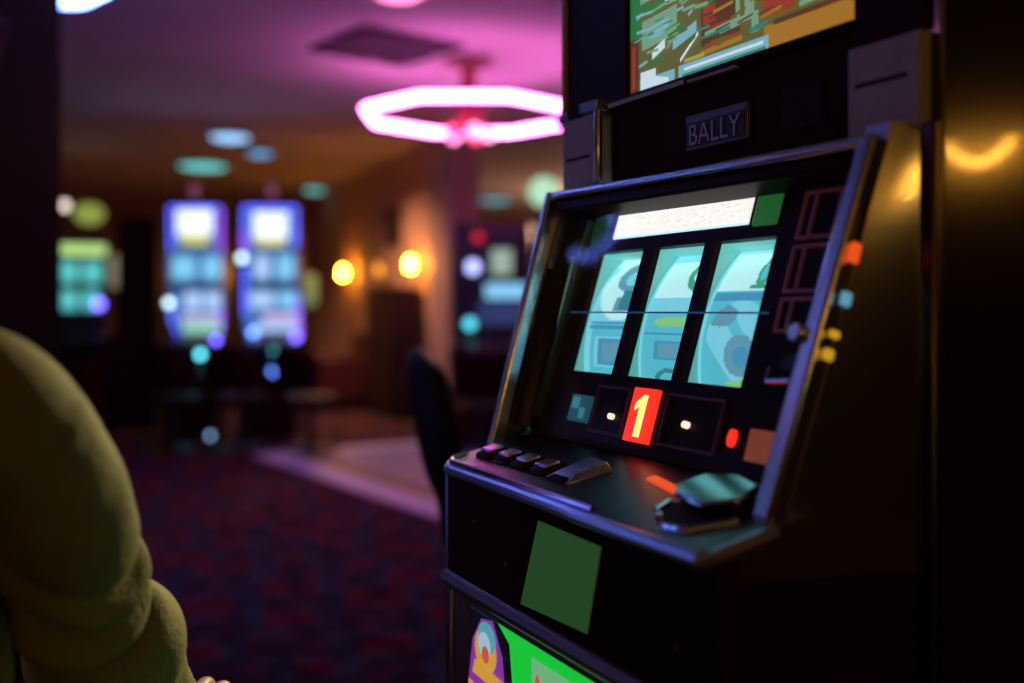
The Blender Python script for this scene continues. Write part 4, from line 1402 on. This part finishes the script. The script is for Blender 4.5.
person = thing('person', (-0.52, 0.72, 0.0), 0, 'person in an olive yellow sweater seated at the left edge, hand on knee', 'person')
OR = Vector((-0.52, 0.72, 0.0))
N = {}
N['pelvis'] = (V(-0.52, 0.72, 0.595), (0.15, 0.11))
N['waist'] = (V(-0.52, 0.71, 0.74), (0.135, 0.10))
N['chest'] = (V(-0.525, 0.70, 0.93), (0.150, 0.11))
N['collar'] = (V(-0.53, 0.70, 1.07), (0.085, 0.075))
N['neck'] = (V(-0.54, 0.71, 1.14), 0.052)
N['skull'] = (V(-0.55, 0.735, 1.225), (0.072, 0.082))
N['crown'] = (V(-0.55, 0.725, 1.31), (0.070, 0.080))
E = [('pelvis', 'waist'), ('waist', 'chest'), ('chest', 'collar'), ('collar', 'neck'), ('neck', 'skull'), ('skull', 'crown')]
ARM = {}
for sd in ('r', 'l'):
    if sd == 'r':
        sh, mid, el, fm, wr = V(-0.345, 0.70, 1.050), V(-0.336, 0.785, 0.945), V(-0.360, 0.885, 0.842), V(-0.356, 0.975, 0.770), V(-0.352, 1.050, 0.705)
        ha = V(-0.325, 0.60, 0) * 0
        palm, kn = V(-0.354, 1.095, 0.688), V(-0.352, 1.135, 0.682)
    else:
        sh, mid, el, fm, wr = V(-0.725, 0.71, 1.045), V(-0.755, 0.78, 0.93), V(-0.745, 0.87, 0.84), V(-0.70, 0.96, 0.77), V(-0.665, 1.04, 0.715)
        palm, kn = V(-0.655, 1.085, 0.700), V(-0.650, 1.125, 0.694)
    N[sd + 'sh'] = (sh, 0.052)
    N[sd + 'mid'] = (mid, 0.046)
    N[sd + 'el'] = (el, 0.038)
    N[sd + 'fm'] = (fm, 0.034)
    N[sd + 'wr'] = (wr, (0.026, 0.020))
    N[sd + 'palm'] = (palm, (0.036, 0.016))
    N[sd + 'kn'] = (kn, (0.038, 0.014))
    E += [('chest', sd + 'sh'), (sd + 'sh', sd + 'mid'), (sd + 'mid', sd + 'el'), (sd + 'el', sd + 'fm'), (sd + 'fm', sd + 'wr'), (sd + 'wr', sd + 'palm'), (sd + 'palm', sd + 'kn')]
    out = 1 if sd == 'r' else -1
    for fi, (dx, L) in enumerate(((0.030 * out, 0.058), (0.011 * out, 0.074), (-0.009 * out, 0.080), (-0.029 * out, 0.070))):
        # little finger lies on the outside, index on the inside
        b = kn + V(dx, 0.004 - abs(dx) * 0.2, 0.001)
        m1 = b + V(dx * 0.18, L * 0.52, 0.004)
        m2 = m1 + V(dx * 0.05, L * 0.30, -0.020)
        m3 = m2 + V(0, L * 0.12, -0.022)
        for q, (pp, rr) in enumerate(((b, 0.0105), (m1, 0.0092), (m2, 0.0085), (m3, 0.0072))):
            N['%sf%d%d' % (sd, fi, q)] = (pp, rr)
        E += [(sd + 'kn', '%sf%d0' % (sd, fi))] + [('%sf%d%d' % (sd, fi, q), '%sf%d%d' % (sd, fi, q + 1)) for q in range(3)]
    b = palm + V(-0.030 * out, -0.008, -0.004)
    m1 = b + V(-0.026 * out, 0.030, -0.006)
    m2 = m1 + V(-0.008 * out, 0.030, -0.008)
    for q, (pp, rr) in enumerate(((b, 0.014), (m1, 0.011), (m2, 0.0085))):
        N['%st%d' % (sd, q)] = (pp, rr)
    E += [(sd + 'palm', sd + 't0'), (sd + 't0', sd + 't1'), (sd + 't1', sd + 't2')]
    hx = -0.42 if sd == 'r' else -0.62
    kx = -0.370 if sd == 'r' else -0.645
    N[sd + 'hip'] = (V(hx, 0.78, 0.57), 0.085)
    N[sd + 'thigh'] = (V((hx + kx) / 2, 0.98, 0.59), 0.072)
    N[sd + 'knee'] = (V(kx, 1.19, 0.605), 0.055)
    N[sd + 'calf'] = (V(kx, 1.20, 0.38), 0.050)
    N[sd + 'ankle'] = (V(kx, 1.17, 0.10), 0.034)
    N[sd + 'heel'] = (V(kx, 1.17, 0.045), 0.036)
    N[sd + 'toe'] = (V(kx, 1.36, 0.03), (0.040, 0.022))
    E += [('pelvis', sd + 'hip'), (sd + 'hip', sd + 'thigh'), (sd + 'thigh', sd + 'knee'), (sd + 'knee', sd + 'calf'), (sd + 'calf', sd + 'ankle'), (sd + 'ankle', sd + 'heel'), (sd + 'heel', sd + 'toe')]


def add_mesh(name, me, mat, parent, shift=None):
    me.materials.clear()
    me.materials.append(mat)
    if shift is not None:
        me.transform(Matrix.Translation(-shift))
    o = bpy.data.objects.new(name, me)
    COL.objects.link(o)
    o.parent = parent
    return o


bme = skin_mesh('body', N, E, 'pelvis')
# features pressed into the face: nose, brow, mouth, eye sockets, ears (the face looks along +y)
HC_ = V(-0.55, 0.73, 1.26)
for v in bme.vertices:
    d = v.co - HC_
    if d.length < 0.16 and v.co.z > 1.165:
        if d.y > 0.02:
            nose = math.exp(-((d.x / 0.013) ** 2 + ((d.z + 0.005) / 0.022) ** 2))
            eyes = math.exp(-(((abs(d.x) - 0.030) / 0.014) ** 2 + ((d.z - 0.022) / 0.011) ** 2))
            mouth = math.exp(-((d.x / 0.022) ** 2 + ((d.z + 0.045) / 0.008) ** 2))
            v.co.y += 0.024 * nose - 0.010 * eyes + 0.006 * mouth
        ear = math.exp(-((d.y / 0.016) ** 2 + ((d.z) / 0.028) ** 2))
        v.co.x += math.copysign(0.014 * ear, d.x)
body = add_mesh('body', bme, SKIN, person, OR)
for sx in (-1, 1):
    m = MB().ball((HC_.x - OR.x + sx * 0.030, HC_.y - OR.y + 0.068, HC_.z + 0.022), 0.011, 12)
    m.build('eye', pm('eye_white', (0.7, 0.7, 0.7), 0.2), person)

# sweater: the same skeleton, fuller, with folds at the bent elbow
SW = {}
for k, gx in (('pelvis', 0.02), ('waist', 0.028), ('chest', 0.022), ('collar', 0.012), ('rsh', 0.012), ('rmid', 0.014), ('rel', 0.018), ('rfm', 0.022), ('rwr', 0.020),
              ('lsh', 0.012), ('lmid', 0.014), ('lel', 0.018), ('lfm', 0.022), ('lwr', 0.020)):
    p, r = N[k]
    r = r if isinstance(r, tuple) else (r, r)
    SW[k] = (p.copy(), (r[0] + gx, r[1] + gx))
SW['pelvis'] = (SW['pelvis'][0] + V(0, 0, 0.04), SW['pelvis'][1])
SW['collar'] = (SW['collar'][0] + V(0, 0, 0.008), (0.082, 0.075))
SE = [('pelvis', 'waist'), ('waist', 'chest'), ('chest', 'collar')]
for sd in 'rl':
    SE += [('chest', sd + 'sh'), (sd + 'sh', sd + 'mid'), (sd + 'mid', sd + 'el'), (sd + 'el', sd + 'fm'), (sd + 'fm', sd + 'wr')]
sme = skin_mesh('sweater', SW, SE, 'pelvis', 4)
sme.update()
vn = [v.normal.copy() for v in sme.vertices]
el = N['rel'][0]
up_ax = (N['rsh'][0] - el).normalized()
for sd in 'rl':
    el = N[sd + 'el'][0]
    axis = (N[sd + 'sh'][0] - el).normalized()
    axis2 = (N[sd + 'wr'][0] - el).normalized()
    for i, v in enumerate(sme.vertices):
        d = v.co - el
        if d.length > 0.26 or (v.co.x < el.x - 0.1 if sd == 'r' else v.co.x > el.x + 0.1):
            continue
        a = d.dot(axis)
        # diagonal creases wrapping the sleeve
        tw = d.z * 0.55 - d.y * 0.35
        w = max(0.0, 1 - abs(a - 0.06) / 0.16)
        g = 0.0
        g -= 0.024 * math.exp(-((a - 0.012 + 0.35 * d.x) / 0.011) ** 2)
        g += 0.008 * math.exp(-((a - 0.045 + 0.5 * d.x) / 0.016) ** 2)
        g -= 0.018 * math.exp(-((a - 0.085 + 1.1 * d.x) / 0.013) ** 2) * w
        g += 0.006 * math.exp(-((a - 0.050 + 1.0 * d.x) / 0.014) ** 2) * w
        g -= 0.012 * math.exp(-((a - 0.160 + 1.3 * d.x) / 0.014) ** 2) * w
        g += 0.007 * math.exp(-((a - 0.122 + 1.1 * d.x) / 0.016) ** 2) * w
        a2 = d.dot(axis2)
        g += 0.016 * math.exp(-((a2 - 0.065) / 0.04) ** 2)
        g += 0.003 * noise.noise(v.co * 22)
        v.co += vn[i] * g
add_mesh('sweater', sme, SWEAT, person, OR)
TR_ = {}
for k in ('pelvis', 'rhip', 'rthigh', 'rknee', 'rcalf', 'rankle', 'lhip', 'lthigh', 'lknee', 'lcalf', 'lankle'):
    p, r = N[k]
    r = r if isinstance(r, tuple) else (r, r)
    TR_[k] = (p.copy(), (r[0] + 0.012, r[1] + 0.012))
TE = []
for sd in 'rl':
    TE += [('pelvis', sd + 'hip'), (sd + 'hip', sd + 'thigh'), (sd + 'thigh', sd + 'knee'), (sd + 'knee', sd + 'calf'), (sd + 'calf', sd + 'ankle')]
add_mesh('trousers', skin_mesh('trousers', TR_, TE, 'pelvis'), TROUS, person, OR)
for sd in 'rl':
    a, h_, t_ = N[sd + 'ankle'][0], N[sd + 'heel'][0], N[sd + 'toe'][0]
    sh = {'a': (a - V(0, 0, 0.02), 0.044), 'h': (h_ + V(0, -0.02, 0.003), (0.044, 0.042)), 'b': (h_.lerp(t_, 0.55) + V(0, 0, 0.006), (0.048, 0.036)), 't': (t_ + V(0, 0.01, 0.002), (0.042, 0.028))}
    add_mesh('shoe', skin_mesh('shoe', sh, [('h', 'a'), ('h', 'b'), ('b', 't')], 'h'), SHOE, person, OR)
hr = {'t': (V(-0.55, 0.715, 1.323), (0.078, 0.085)), 'b': (V(-0.55, 0.690, 1.26), (0.080, 0.060)), 'n': (V(-0.545, 0.680, 1.19), (0.062, 0.035))}
add_mesh('hair', skin_mesh('hair', hr, [('t', 'b'), ('b', 'n')], 't'), HAIR, person, OR)
casino_chair('casino_chair', (-0.52, 0.72, 0), 0, 0.462, 'chair with a dark seat under the person in the olive sweater', 'chair', 'padded casino chairs')

# added unseen fill light that warms the room beyond the wall end
ld = bpy.data.lights.new('far_room_fill', 'POINT')
ld.energy = 130
ld.color = (1.0, 0.55, 0.35)
ld.shadow_soft_size = 0.15
lo = bpy.data.objects.new('far_room_fill', ld)
COL.objects.link(lo)
lo.location = (1.6, 14.5, 2.2)

# warm fill spots added over the seating by the sconce wall, without fittings
for (lx, ly, en) in ((-1.9, 10.6, 190), (-4.6, 12.6, 160)):
    ld = bpy.data.lights.new('warm_fill_spot', 'SPOT')
    ld.energy = en
    ld.color = (1.0, 0.50, 0.30)
    ld.spot_size = R(140)
    ld.spot_blend = 0.8
    ld.shadow_soft_size = 0.08
    lo = bpy.data.objects.new('warm_fill_spot', ld)
    COL.objects.link(lo)
    lo.location = (lx, ly, CEIL - 0.02)

# ================================================================== AMBIENT
w = bpy.data.worlds.new('world')
S.world = w
w.use_nodes = True
w.node_tree.nodes['Background'].inputs['Color'].default_value = (1.0, 0.14, 0.11, 1)
w.node_tree.nodes['Background'].inputs['Strength'].default_value = 0.10
bpy.context.view_layer.update()
